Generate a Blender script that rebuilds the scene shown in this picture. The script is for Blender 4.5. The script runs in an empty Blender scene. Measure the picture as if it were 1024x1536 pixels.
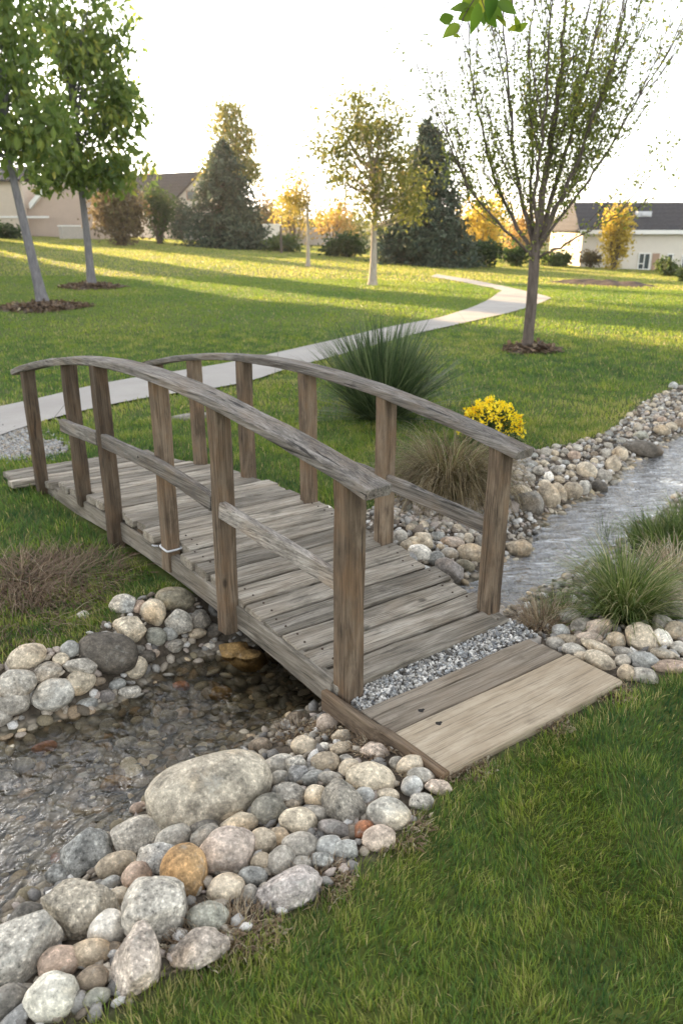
import bpy, math, random
import numpy as np
from mathutils import Vector, Matrix, Quaternion, noise

random.seed(7)
RNG = np.random.default_rng(7)
C = bpy.context.scene.collection
R = math.radians

# ------------------------------------------------------------------ camera model (to find where things stand)
F, TH, H, CX, CY = 1194.0, R(19.7), 1.65, 512.0, 768.0
sT, cT = math.sin(TH), math.cos(TH)
CAM = np.array([0, 0, H])


def ray(px, py):
    u = (px - CX) / F
    v = (py - CY) / F
    return np.array([u, cT - v * sT, -sT - v * cT])


def at_z(px, py, z=0.0):
    r = ray(px, py)
    return CAM + (z - H) / r[2] * r


def at_Y(px, py, Y):
    r = ray(px, py)
    return CAM + Y / r[1] * r


def ss(x):
    x = np.clip(x, 0, 1)
    return x * x * (3 - 2 * x)


# ------------------------------------------------------------------ terrain
def base(x, y):
    x = np.asarray(x, float)
    y = np.asarray(y, float)
    b = -0.045 * np.clip(x, -45, 45) * ss((y - 12) / 30)
    far = np.hypot(x, y)
    return b - 0.03 + 0.012 * np.sin(x * 1.1 + y * .7) * ss((y - 6) / 6) + 0.010 * np.clip(far - 90, 0, 1e4)


def zw(x, y):
    u = (np.asarray(x) - .3) * .55 + (np.asarray(y) - 3.0) * .83
    return -0.22 + 0.03 * np.clip(u, 0, 12)


def w_hit(px, py):
    p = at_z(px, py, -.2)
    for _ in range(6):
        p = at_z(px, py, float(zw(p[0], p[1])))
    return p[:2]


WATER_PX = [(-150, 1500), (0, 1400), (75, 1345), (150, 1290), (225, 1215), (300, 1170), (380, 1125), (430, 1090),
            (470, 1072), (560, 1025), (680, 960), (770, 922), (800, 905), (870, 862), (930, 830), (965, 800), (1010, 762), (1030, 742),
            (1150, 690), (1150, 590), (1024, 648), (985, 662), (940, 690), (905, 725), (860, 750), (810, 770), (795, 800),
            (745, 842), (700, 868), (640, 872), (400, 955), (330, 965), (270, 985), (215, 1015), (150, 1055), (100, 1065), (60, 1075),
            (0, 1095), (-150, 1130)]
WPOLY = np.array([w_hit(*p) for p in WATER_PX])
ROCK_PX = [(-400, 1620), (0, 1590), (60, 1560), (130, 1525), (200, 1500), (262, 1455), (330, 1425), (400, 1385), (470, 1340), (520, 1310),
           (590, 1262), (640, 1210), (672, 1165), (690, 1155), (935, 1032), (980, 1014), (1040, 995), (1200, 950),
           (1300, 800), (1200, 560), (1024, 572), (1005, 578), (960, 600), (930, 628), (900, 648), (850, 662), (780, 672), (720, 700),
           (620, 735), (560, 755), (500, 772), (470, 790), (280, 885), (240, 880), (195, 890), (170, 918), (130, 938),
           (110, 960), (45, 965), (0, 980), (-400, 1060)]
RPOLY = np.array([at_z(*p)[:2] for p in ROCK_PX])


def poly_sd(P, poly):
    """signed distance, negative inside"""
    P = np.asarray(P, float).reshape(-1, 2)
    a = poly
    b = np.roll(poly, -1, 0)
    d2 = np.full(len(P), 1e18)
    ins = np.zeros(len(P), bool)
    for (p, q) in zip(a, b):
        e = q - p
        w = P - p
        t = np.clip((w @ e) / (e @ e), 0, 1)
        dd = w - t[:, None] * e
        d2 = np.minimum(d2, (dd * dd).sum(1))
        c = (p[1] > P[:, 1]) != (q[1] > P[:, 1])
        with np.errstate(divide='ignore', invalid='ignore'):
            xi = (q[0] - p[0]) * (P[:, 1] - p[1]) / (q[1] - p[1]) + p[0]
        ins ^= c & (P[:, 0] < xi)
    d = np.sqrt(d2)
    return np.where(ins, -d, d)


def terrain(x, y):
    x = np.atleast_1d(np.asarray(x, float))
    y = np.atleast_1d(np.asarray(y, float))
    b = base(x, y)
    out = b.copy()
    m = (x > -4) & (x < 9) & (y > 0) & (y < 14)
    if m.any():
        P = np.stack([x[m], y[m]], 1)
        dW = poly_sd(P, WPOLY)
        dR = -poly_sd(P, RPOLY)
        w = zw(P[:, 0], P[:, 1])
        t = np.clip(dW / (dW + np.maximum(dR, 0) + 1e-6), 0, 1)
        rise = w + 0.01 + (b[m] - w - .01) * (t * (2 - t))
        z = np.where(dW > 0, np.where(dR > 0, rise, b[m]), w + .01 - 0.11 * ss(-dW / .3))
        out[m] = z
    return out


def G(px, py, lift=0.0, tmax=150):
    """where the sight line of a pixel meets the ground (raised by lift)"""
    r = ray(px, py)
    n = 3000
    t = np.geomspace(.6, tmax, n)
    P = CAM + t[:, None] * r
    h = P[:, 2] - terrain(P[:, 0], P[:, 1]) - lift
    i = int(np.argmax(h < 0))
    if i == 0:
        i = n - 1
    t0, t1 = t[i - 1], t[i]
    h0, h1 = h[i - 1], h[i]
    tt = t0 + (t1 - t0) * h0 / (h0 - h1 + 1e-12)
    return CAM + tt * r


def depth(p):
    return p[1] * cT - (p[2] - H) * sT


# ------------------------------------------------------------------ mesh helpers
def mesh_np(name, V, faces, mat=None, parent=None, attrs=None, smooth=True, cols=None):
    """faces: list of int arrays (n,k)"""
    me = bpy.data.meshes.new(name)
    V = np.asarray(V, np.float32)
    faces = [np.asarray(f, np.int32) for f in faces if len(f)]
    nl = sum(f.size for f in faces)
    npoly = sum(len(f) for f in faces)
    me.vertices.add(len(V))
    me.vertices.foreach_set('co', V.ravel())
    me.loops.add(nl)
    me.loops.foreach_set('vertex_index', np.concatenate([f.ravel() for f in faces]))
    me.polygons.add(npoly)
    tot = np.concatenate([np.full(len(f), f.shape[1], np.int32) for f in faces])
    st = np.concatenate([[0], np.cumsum(tot)[:-1]]).astype(np.int32)
    me.polygons.foreach_set('loop_start', st)
    me.polygons.foreach_set('loop_total', tot)
    me.polygons.foreach_set('use_smooth', np.full(npoly, smooth, bool))
    for k, a in (attrs or {}).items():
        at = me.attributes.new(k, 'FLOAT', 'POINT')
        at.data.foreach_set('value', np.asarray(a, np.float32))
    if cols is not None:
        at = me.attributes.new('col', 'FLOAT_COLOR', 'POINT')
        c4 = np.ones((len(V), 4), np.float32)
        c4[:, :3] = cols
        at.data.foreach_set('color', c4.ravel())
    me.update(calc_edges=True)
    me.validate()
    if mat:
        me.materials.append(mat)
    o = bpy.data.objects.new(name, me)
    C.objects.link(o)
    if parent:
        o.parent = parent
    return o


class MB:
    def __init__(s):
        s.V = []
        s.F = {}
        s.n = 0
        s.T = []

    def add(s, V, faces, tint=None):
        V = np.asarray(V, float)
        for f in faces:
            f = np.asarray(f)
            if len(f):
                s.F.setdefault(f.shape[1], []).append(f + s.n)
        s.V.append(V)
        s.T.append(np.full(len(V), .5) if tint is None else np.broadcast_to(tint, (len(V),)))
        s.n += len(V)

    def build(s, name, mat, parent=None, smooth=True):
        return mesh_np(name, np.concatenate(s.V), [np.concatenate(f) for f in s.F.values()], mat, parent,
                       {'tint': np.concatenate(s.T)}, smooth)

    def box(s, x0, y0, z0, x1, y1, z1, M=None):
        V = np.array([[x, y, z] for x in (x0, x1) for y in (y0, y1) for z in (z0, z1)], float)
        if M is not None:
            V = V @ np.array(M)[:3, :3].T + np.array(M)[:3, 3]
        s.add(V, [[[0, 1, 3, 2], [4, 6, 7, 5], [0, 4, 5, 1], [2, 3, 7, 6], [0, 2, 6, 4], [1, 5, 7, 3]]])

    def poly(s, pts):
        s.add(pts, [[list(range(len(pts)))]])

    def prism(s, pts, d):
        pts = np.asarray(pts, float)
        n = len(pts)
        V = np.concatenate([pts, pts + np.asarray(d, float)])
        s.add(V, [[list(range(n))], [list(range(2 * n - 1, n - 1, -1))], [[i, i + n, (i + 1) % n + n, (i + 1) % n] for i in range(n)]])

    def tube(s, pts, rad, seg=6, tint=None):
        pts = np.asarray(pts, float)
        n = len(pts)
        rad = np.broadcast_to(rad, (n,))
        T = np.gradient(pts, axis=0)
        T /= np.linalg.norm(T, axis=1)[:, None] + 1e-9
        ref = np.array([1, 0, 0]) if abs(T[0][0]) < .8 else np.array([0, 1, 0])
        A = np.cross(T, ref)
        A /= np.linalg.norm(A, axis=1)[:, None] + 1e-9
        B = np.cross(T, A)
        a = np.arange(seg) * 2 * math.pi / seg
        ring = pts[:, None] + rad[:, None, None] * (np.cos(a)[None, :, None] * A[:, None] + np.sin(a)[None, :, None] * B[:, None])
        V = ring.reshape(-1, 3)
        i = np.arange(n - 1)[:, None] * seg
        j = np.arange(seg)[None]
        k = (j + 1) % seg
        f = np.stack([i + j, i + k, i + k + seg, i + j + seg], -1).reshape(-1, 4)
        s.add(V, [f], tint)


def sweep(P, A, w, h, b=.006, jit=.0015, taper=None, seed=0):
    """worn timber: a chamfered section (w across A, h up) swept along P. Returns V, faces"""
    rg = np.random.default_rng(seed)
    P = np.asarray(P, float)
    n = len(P)
    A = np.asarray(A, float)
    A = A / np.linalg.norm(A)
    T = np.gradient(P, axis=0)
    T /= np.linalg.norm(T, axis=1)[:, None]
    U = np.cross(A[None], T)
    U /= np.linalg.norm(U, axis=1)[:, None]
    x, y = w / 2, h / 2
    sec = np.array([(-x + b, -y), (0, -y), (x - b, -y), (x, -y + b), (x, 0), (x, y - b), (x - b, y), (0, y), (-x + b, y), (-x, y - b), (-x, 0), (-x, -y + b)])
    k = len(sec)
    V = P[:, None] + sec[None, :, 0, None] * A + sec[None, :, 1, None] * U[:, None]
    J = rg.normal(0, jit, (n, k))
    if n > 3:
        J = (J + np.roll(J, 1, 0) + np.roll(J, -1, 0)) / 2
        J[0] = rg.normal(0, jit, k)
    r = np.linalg.norm(sec, axis=1)
    d = sec / r[:, None]
    V = V + J[..., None] * (d[None, :, 0, None] * A + d[None, :, 1, None] * U[:, None])
    e0 = P[0] + (V[0] - P[0]) * (1 - .30 * b / min(x, y)) - T[0] * b * .45
    e1 = P[-1] + (V[-1] - P[-1]) * (1 - .30 * b / min(x, y)) + T[-1] * b * .45
    V = np.concatenate([e0[None], V, e1[None]]).reshape(-1, 3)
    N = n + 2
    i = np.arange(N - 1)[:, None] * k
    j = np.arange(k)[None]
    m = (j + 1) % k
    f = np.stack([i + j, i + m, i + m + k, i + j + k], -1).reshape(-1, 4)
    caps = np.array([list(range(k))[::-1], list(range((N - 1) * k, N * k))])
    return V, [f, caps]


def tag(o, label=None, cat=None, group=None, kind=None):
    if label:
        o['label'] = label
    if cat:
        o['category'] = cat
    if group:
        o['group'] = group
    if kind:
        o['kind'] = kind
    return o


def empty(name, loc, label=None, cat=None, group=None, rz=0):
    o = bpy.data.objects.new(name, None)
    o.empty_display_size = .2
    C.objects.link(o)
    o.location = Vector([float(v) for v in loc])
    o.rotation_euler = (0, 0, rz)
    return tag(o, label, cat, group)


# ------------------------------------------------------------------ materials
class NT:
    def __init__(s, name):
        s.m = bpy.data.materials.new(name)
        s.m.use_nodes = True
        s.t = s.m.node_tree
        s.t.nodes.clear()
        s.out = s.t.nodes.new('ShaderNodeOutputMaterial')

    def n(s, typ, **kw):
        nd = s.t.nodes.new(typ)
        for k, v in kw.items():
            if k == 'inp':
                for a, b in v.items():
                    nd.inputs[a].default_value = b
            else:
                setattr(nd, k, v)
        return nd

    def l(s, a, b):
        s.t.links.new(a, b)

    def ramp(s, src, stops, interp='LINEAR'):
        r = s.n('ShaderNodeValToRGB')
        r.color_ramp.interpolation = interp
        el = r.color_ramp.elements
        while len(el) < len(stops):
            el.new(.5)
        for e, (p, c) in zip(el, stops):
            e.position = p
            e.color = (*c, 1) if len(c) == 3 else c
        s.l(src, r.inputs[0])
        return r.outputs[0]

    def noise(s, vec, scale, detail=4, rough=.55, dist=0):
        t = s.n('ShaderNodeTexNoise', inp={'Scale': scale, 'Detail': detail, 'Roughness': rough, 'Distortion': dist})
        if vec is not None:
            s.l(vec, t.inputs['Vector'])
        return t.outputs['Fac']

    def mix(s, fac, a, b, mode='MIX'):
        m = s.n('ShaderNodeMix', data_type='RGBA', blend_type=mode)
        for v, i in ((fac, 0), (a, 6), (b, 7)):
            if hasattr(v, 'is_linked'):
                s.l(v, m.inputs[i])
            elif i == 0:
                m.inputs[0].default_value = v
            else:
                m.inputs[i].default_value = (*v, 1)
        return m.outputs[2]

    def math(s, op, a, b=0.0, clamp=False):
        m = s.n('ShaderNodeMath', operation=op, use_clamp=clamp)
        for i, v in enumerate((a, b)):
            if hasattr(v, 'is_linked'):
                s.l(v, m.inputs[i])
            else:
                m.inputs[i].default_value = v
        return m.outputs[0]

    def bump(s, h, strength=.5, dist=.01, prev=None):
        b = s.n('ShaderNodeBump', inp={'Strength': strength, 'Distance': dist})
        s.l(h, b.inputs['Height'])
        if prev is not None:
            s.l(prev, b.inputs['Normal'])
        return b.outputs[0]

    def pbr(s, col, rough=.8, normal=None, spec=.3, **kw):
        p = s.n('ShaderNodeBsdfPrincipled')
        for v, k in ((col, 'Base Color'), (rough, 'Roughness')):
            if hasattr(v, 'is_linked'):
                s.l(v, p.inputs[k])
            elif k == 'Base Color':
                p.inputs[k].default_value = (*v, 1)
            else:
                p.inputs[k].default_value = v
        p.inputs['Specular IOR Level'].default_value = spec
        if normal is not None:
            s.l(normal, p.inputs['Normal'])
        for k, v in kw.items():
            p.inputs[k.replace('_', ' ')].default_value = v
        s.l(p.outputs[0], s.out.inputs[0])
        return p

    def n_sep(s, c):
        q = s.n('ShaderNodeSeparateColor')
        s.l(c, q.inputs[0])
        return q.outputs[0]

    def obj_vec(s, scale=(1, 1, 1), rnd=40.0):
        tc = s.n('ShaderNodeTexCoord')
        oi = s.n('ShaderNodeObjectInfo')
        k = s.math('MULTIPLY', oi.outputs['Random'], rnd)
        add = s.n('ShaderNodeVectorMath', operation='ADD')
        mp = s.n('ShaderNodeMapping')
        mp.inputs['Scale'].default_value = scale
        s.l(tc.outputs['Object'], mp.inputs[0])
        s.l(mp.outputs[0], add.inputs[0])
        s.l(k, add.inputs[1])
        return add.outputs[0], oi


def wood_mat(name, dark, mid, light, warm=(.20, .13, .075), warmth=.3, silver=.5, crk=.85, lo=.33):
    m = NT(name)
    v, oi = m.obj_vec((2.0, 14, 14))
    v2, _ = m.obj_vec((3.2, 150, 150), 17)
    v3, _ = m.obj_vec((1.6, 30, 30), 29)
    vb, _ = m.obj_vec((5, 9, 9), 11)
    big = m.noise(v, 1.4, 6, .65, .8)
    fine = m.noise(v2, 1.0, 6, .72, .4)
    crack = m.noise(v3, 1.0, 4, .55, .7)
    blot = m.noise(vb, 1.0, 5, .65)
    col = m.ramp(big, [(.28, dark), (.48, mid), (.68, light)])
    col = m.mix(m.ramp(blot, [(.45, (0, 0, 0)), (.66, (warmth,) * 3)]), col, warm)
    col = m.mix(m.ramp(blot, [(.30, (.6,) * 3), (.42, (0,) * 3)]), col, tuple(c * .7 for c in dark))
    col = m.mix(m.ramp(fine, [(.32, (.85,) * 3), (.50, (0,) * 3)]), col, tuple(c * .40 for c in dark))
    vk, _ = m.obj_vec((5, 9, 9), 23)
    kv = m.n('ShaderNodeTexVoronoi', inp={'Scale': 1.0, 'Randomness': 1.0})
    m.l(vk, kv.inputs['Vector'])
    kn = m.math('MULTIPLY', m.ramp(kv.outputs['Distance'], [(.07, (1,) * 3), (.16, (0,) * 3)]), m.math('GREATER_THAN', m.n_sep(kv.outputs['Color']), .72))
    col = m.mix(m.math('MULTIPLY', kn, .8), col, tuple(c * .4 for c in dark))
    sil = m.ramp(fine, [(.53, (0,) * 3), (.70, (silver,) * 3)])
    col = m.mix(sil, col, tuple(min(1, c * 1.4) for c in light))
    cr = m.ramp(crack, [(lo, (1,) * 3), (lo + .05, (0,) * 3)])
    col = m.mix(m.math('MULTIPLY', cr, crk), col, (.016, .013, .011))
    # each timber a little different
    rv = m.math('ADD', m.math('MULTIPLY', oi.outputs['Random'], .66), .64)
    hs = m.n('ShaderNodeHueSaturation')
    m.l(rv, hs.inputs['Value'])
    m.l(col, hs.inputs['Color'])
    nb = m.bump(fine, .6, .004)
    nb = m.bump(m.math('SUBTRACT', 1.0, cr), .9, .008, nb)
    m.pbr(hs.outputs[0], .85, nb, .25)
    return m.m


M = {}
M['deck'] = wood_mat('weathered_deck_wood', (.115, .098, .076), (.255, .222, .178), (.44, .395, .33), (.235, .175, .115), .35, .35, .6, .27)
M['rail'] = wood_mat('weathered_rail_wood', (.085, .073, .064), (.20, .178, .155), (.38, .345, .305), (.25, .175, .11), .45, .5, .8, .31)
M['post'] = wood_mat('brown_post_wood', (.058, .040, .027), (.122, .088, .059), (.22, .168, .118), (.185, .11, .058), .6, .25, .7, .29)
M['board'] = wood_mat('pale_board_wood', (.27, .215, .15), (.35, .285, .205), (.42, .35, .26), (.26, .195, .125), .5, .15, .6, .27)
M['board_dark'] = wood_mat('brown_board_wood', (.14, .11, .08), (.225, .185, .14), (.31, .265, .21), (.24, .175, .115), .35, .2, .5, .26)


def rock_mat():
    m = NT('granite_stone')
    v, oi = m.obj_vec((1, 1, 1), 60)
    sp = m.noise(v, 75, 5, .75)
    md = m.noise(v, 16, 6, .65)
    lo = m.noise(v, 5, 3, .5)
    c = oi.outputs['Color']
    k = m.ramp(md, [(.34, (.50,) * 3), (.48, (.98,) * 3), (.64, (1.40,) * 3)])
    col = m.mix(1.0, c, k, 'MULTIPLY')
    k2 = m.ramp(sp, [(.35, (.30,) * 3), (.45, (.90,) * 3), (.53, (1.0,) * 3), (.63, (1.85,) * 3)])
    col = m.mix(oi.outputs['Alpha'], col, m.mix(1.0, col, k2, 'MULTIPLY'))
    # lichen and mineral stains with a shape of their own
    lm = m.ramp(m.noise(v, 11, 8, .8, .5), [(.56, (0,) * 3), (.66, (.55,) * 3)])
    col = m.mix(lm, col, (.42, .41, .36))
    wm = m.ramp(lo, [(.56, (0,) * 3), (.72, (.45,) * 3)])
    col = m.mix(wm, col, m.mix(1.0, col, (1.25, .98, .68), 'MULTIPLY'))
    nb = m.bump(md, .45, .02)
    nb = m.bump(sp, .4, .004, nb)
    m.pbr(col, .78, nb, .3)
    return m.m


M['rock'] = rock_mat()


def attr_mat(name, stops, trans=.35, rough=.6, attr='tint', spec=.25):
    m = NT(name)
    a = m.n('ShaderNodeAttribute', attribute_name=attr)
    col = m.ramp(a.outputs['Fac'], stops)
    p = m.n('ShaderNodeBsdfPrincipled')
    m.l(col, p.inputs['Base Color'])
    p.inputs['Roughness'].default_value = rough
    p.inputs['Specular IOR Level'].default_value = spec
    t = m.n('ShaderNodeBsdfTranslucent')
    hs = m.n('ShaderNodeHueSaturation', inp={'Saturation': 1.1, 'Value': 1.5})
    m.l(col, hs.inputs['Color'])
    m.l(hs.outputs[0], t.inputs['Color'])
    mx = m.n('ShaderNodeMixShader', inp={0: trans})
    m.l(p.outputs[0], mx.inputs[1])
    m.l(t.outputs[0], mx.inputs[2])
    m.l(mx.outputs[0], m.out.inputs[0])
    return m.m


M['grass'] = attr_mat('lawn_grass', [(0, (.034, .080, .026)), (.42, (.108, .180, .040)), (.72, (.225, .270, .050)), (.92, (.32, .30, .11)), (1, (.46, .38, .19))], .45, .5)
M['straw'] = attr_mat('dry_grass', [(0, (.065, .042, .028)), (.5, (.22, .15, .095)), (.8, (.36, .28, .185)), (1, (.52, .45, .33))], .2, .7)
M['tuft_green'] = attr_mat('tuft_green', [(0, (.035, .060, .015)), (.5, (.10, .15, .035)), (.8, (.23, .25, .09)), (1, (.46, .40, .23))], .3, .6)
M['tuft_tan'] = attr_mat('tuft_tan', [(0, (.045, .032, .018)), (.35, (.14, .105, .05)), (.7, (.24, .185, .10)), (1, (.42, .36, .24))], .25, .65)
M['yucca'] = attr_mat('dark_rush', [(0, (.018, .026, .013)), (.5, (.058, .092, .036)), (1, (.18, .215, .10))], .2, .5)
M['leaf_mid'] = attr_mat('leaf_green', [(0, (.05, .085, .026)), (.5, (.125, .18, .048)), (.85, (.22, .26, .07)), (1, (.40, .37, .08))], .55, .45)
M['leaf_olive'] = attr_mat('leaf_olive', [(0, (.06, .075, .02)), (.5, (.12, .135, .035)), (.9, (.20, .20, .06)), (1, (.32, .25, .08))], .4, .5)
M['leaf_vase'] = attr_mat('leaf_vase', [(0, (.09, .11, .03)), (.5, (.18, .21, .05)), (.9, (.28, .29, .08)), (1, (.42, .32, .08))], .5, .5)
M['leaf_gold'] = attr_mat('leaf_gold', [(0, (.13, .13, .035)), (.4, (.24, .21, .06)), (.8, (.38, .30, .09)), (1, (.48, .33, .10))], .5, .5)
M['leaf_yellow'] = attr_mat('leaf_yellow', [(0, (.24, .19, .04)), (.5, (.48, .37, .08)), (1, (.62, .48, .14))], .5, .5)
M['leaf_orange'] = attr_mat('leaf_orange', [(0, (.18, .13, .05)), (.5, (.36, .25, .09)), (1, (.48, .30, .13))], .5, .5)
M['leaf_rust'] = attr_mat('leaf_rust', [(0, (.06, .05, .03)), (.5, (.14, .105, .06)), (.8, (.15, .14, .06)), (1, (.27, .17, .09))], .35, .6)
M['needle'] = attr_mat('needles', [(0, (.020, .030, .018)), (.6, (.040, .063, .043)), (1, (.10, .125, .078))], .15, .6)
M['leaf_bush'] = attr_mat('leaf_bush', [(0, (.02, .04, .012)), (.6, (.045, .08, .022)), (1, (.10, .13, .04))], .35, .55)
M['flower'] = attr_mat('petal_yellow', [(0, (.72, .36, .01)), (.3, (.82, .60, .02)), (1, (.86, .72, .06))], .3, .6)
M['leaf_near'] = attr_mat('leaf_near', [(0, (.05, .10, .02)), (.6, (.12, .19, .03)), (1, (.30, .30, .05))], .55, .4)


def bark_mat(name, a, b):
    m = NT(name)
    v, oi = m.obj_vec((14, 14, 3), 30)
    n1 = m.noise(v, 1.5, 6, .65, .5)
    col = m.ramp(n1, [(.3, a), (.7, b)])
    m.pbr(col, .9, m.bump(n1, .6, .01), .2)
    return m.m


M['bark'] = bark_mat('bark_brown', (.065, .050, .042), (.17, .135, .115))
M['bark_grey'] = bark_mat('bark_grey', (.11, .105, .11), (.24, .225, .23))
M['bark_pale'] = bark_mat('bark_pale', (.26, .21, .16), (.50, .44, .37))


def plain(name, col, var=.25, scale=6, rough=.8, bump=.2, spec=.3, bd=.01):
    m = NT(name)
    tc = m.n('ShaderNodeTexCoord')
    n1 = m.noise(tc.outputs['Object'], scale, 6, .65)
    c = m.ramp(n1, [(.25, tuple(x * (1 - var) for x in col)), (.75, tuple(min(1, x * (1 + var)) for x in col))])
    m.pbr(c, rough, m.bump(n1, bump, bd), spec)
    return m.m


M['stucco_tan'] = plain('stucco_tan', (.58, .49, .40), .06, 3)
M['stucco_shaded'] = plain('stucco_shade', (.48, .37, .30), .06, 3)  # tan stucco in a darker tone: the gable's shade put into the colour
M['stucco_cream'] = plain('stucco_cream', (.66, .60, .52), .05, 2)
M['trim_white'] = plain('trim_white', (.78, .76, .72), .04, 4)
M['glass'] = plain('window_glass', (.05, .065, .075), .2, 3, .08, 0, .6)
M['door_tan'] = plain('door_tan', (.36, .24, .17), .08, 5)
M['wall_block'] = plain('wall_block', (.45, .40, .35), .12, 4)
M['metal'] = plain('strap_metal', (.55, .55, .56), .15, 30, .4, .1, .6)
M['dark_iron'] = plain('dark_hole', (.02, .017, .015), .2, 40)
M['rust'] = plain('rusty_iron', (.055, .036, .026), .4, 200, .8, .3)
M['mulch'] = plain('bark_mulch', (.085, .060, .045), .5, 30, .95, .9, .2, .03)


def shingle():
    m = NT('roof_shingle')
    tc = m.n('ShaderNodeTexCoord')
    mp = m.n('ShaderNodeMapping')
    mp.inputs['Scale'].default_value = (3, 3, 7)
    m.l(tc.outputs['Object'], mp.inputs[0])
    br = m.n('ShaderNodeTexNoise', inp={'Scale': 2.0, 'Detail': 5})
    m.l(mp.outputs[0], br.inputs['Vector'])
    wv = m.n('ShaderNodeTexWave', wave_type='BANDS', bands_direction='Z', inp={'Scale': 1.2, 'Distortion': .6})
    m.l(tc.outputs['Object'], wv.inputs['Vector'])
    c = m.ramp(br.outputs['Fac'], [(.3, (.028, .027, .030)), (.7, (.065, .062, .066))])
    c = m.mix(m.math('MULTIPLY', wv.outputs['Fac'], .3), c, (.02, .02, .022))
    m.pbr(c, .9, m.bump(wv.outputs['Fac'], .3, .02), .2)
    return m.m


M['shingle'] = shingle()


def pebble_mat():
    m = NT('pebble_stone')
    a = m.n('ShaderNodeAttribute', attribute_name='col')
    tc = m.n('ShaderNodeTexCoord')
    n1 = m.noise(tc.outputs['Object'], 160, 4, .7)
    k = m.ramp(n1, [(.3, (.6,) * 3), (.7, (1.3,) * 3)])
    m.pbr(m.mix(1.0, a.outputs['Color'], k, 'MULTIPLY'), .75, m.bump(n1, .3, .003), .35)
    return m.m


M['pebble'] = pebble_mat()


def ground_mat():
    m = NT('ground_soil_and_turf')
    tc = m.n('ShaderNodeTexCoord')
    P = tc.outputs['Object']
    a = m.n('ShaderNodeAttribute', attribute_name='rocky')
    b = m.n('ShaderNodeAttribute', attribute_name='bed')
    n1 = m.noise(P, .6, 6, .6)
    n2 = m.noise(P, 9, 6, .7)
    n3 = m.noise(P, 45, 5, .7)
    turf = m.ramp(n1, [(.3, (.075, .105, .022)), (.55, (.12, .14, .034)), (.75, (.19, .175, .06))])
    turf = m.mix(m.ramp(n3, [(.35, (.75,) * 3), (.6, (0,) * 3)]), turf, (.045, .055, .018))
    soil = m.ramp(n2, [(.3, (.055, .042, .030)), (.55, (.13, .105, .08)), (.75, (.22, .19, .15))])
    soil = m.mix(m.ramp(n3, [(.4, (.8,) * 3), (.6, (0,) * 3)]), soil, (.045, .036, .026))
    vo = m.n('ShaderNodeTexVoronoi', feature='F1', inp={'Scale': 22.0, 'Randomness': 1.0})
    mp = m.n('ShaderNodeVectorMath', operation='ADD')
    m.l(P, mp.inputs[0])
    nv = m.n('ShaderNodeTexNoise', inp={'Scale': 12.0, 'Detail': 3})
    m.l(P, nv.inputs['Vector'])
    sc = m.n('ShaderNodeVectorMath', operation='SCALE')
    sc.inputs['Scale'].default_value = .06
    m.l(nv.outputs['Color'], sc.inputs[0])
    m.l(sc.outputs[0], mp.inputs[1])
    m.l(mp.outputs[0], vo.inputs['Vector'])
    sep = m.n('ShaderNodeSeparateColor')
    m.l(vo.outputs['Color'], sep.inputs[0])
    bed = m.ramp(sep.outputs[0], [(0, (.17, .145, .105)), (.3, (.35, .30, .235)), (.55, (.27, .225, .16)), (.75, (.46, .42, .35)), (.9, (.36, .24, .13)), (1, (.55, .52, .46))])
    bed = m.mix(m.ramp(vo.outputs['Distance'], [(.35, (0,) * 3), (.75, (.85,) * 3)]), bed, (.03, .027, .02))
    bed = m.mix(m.ramp(n2, [(.45, (0,) * 3), (.7, (.55,) * 3)]), bed, (.085, .075, .03))
    col = m.mix(a.outputs['Fac'], turf, soil)
    col = m.mix(b.outputs['Fac'], col, bed)
    nb = m.bump(n2, .5, .02)
    nb = m.bump(n3, .5, .008, nb)
    nb = m.bump(m.math('MULTIPLY', m.math('SUBTRACT', 1.0, vo.outputs['Distance']), b.outputs['Fac']), .8, .02, nb)
    m.pbr(col, .95, nb, .15)
    return m.m


M['ground'] = ground_mat()


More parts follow.
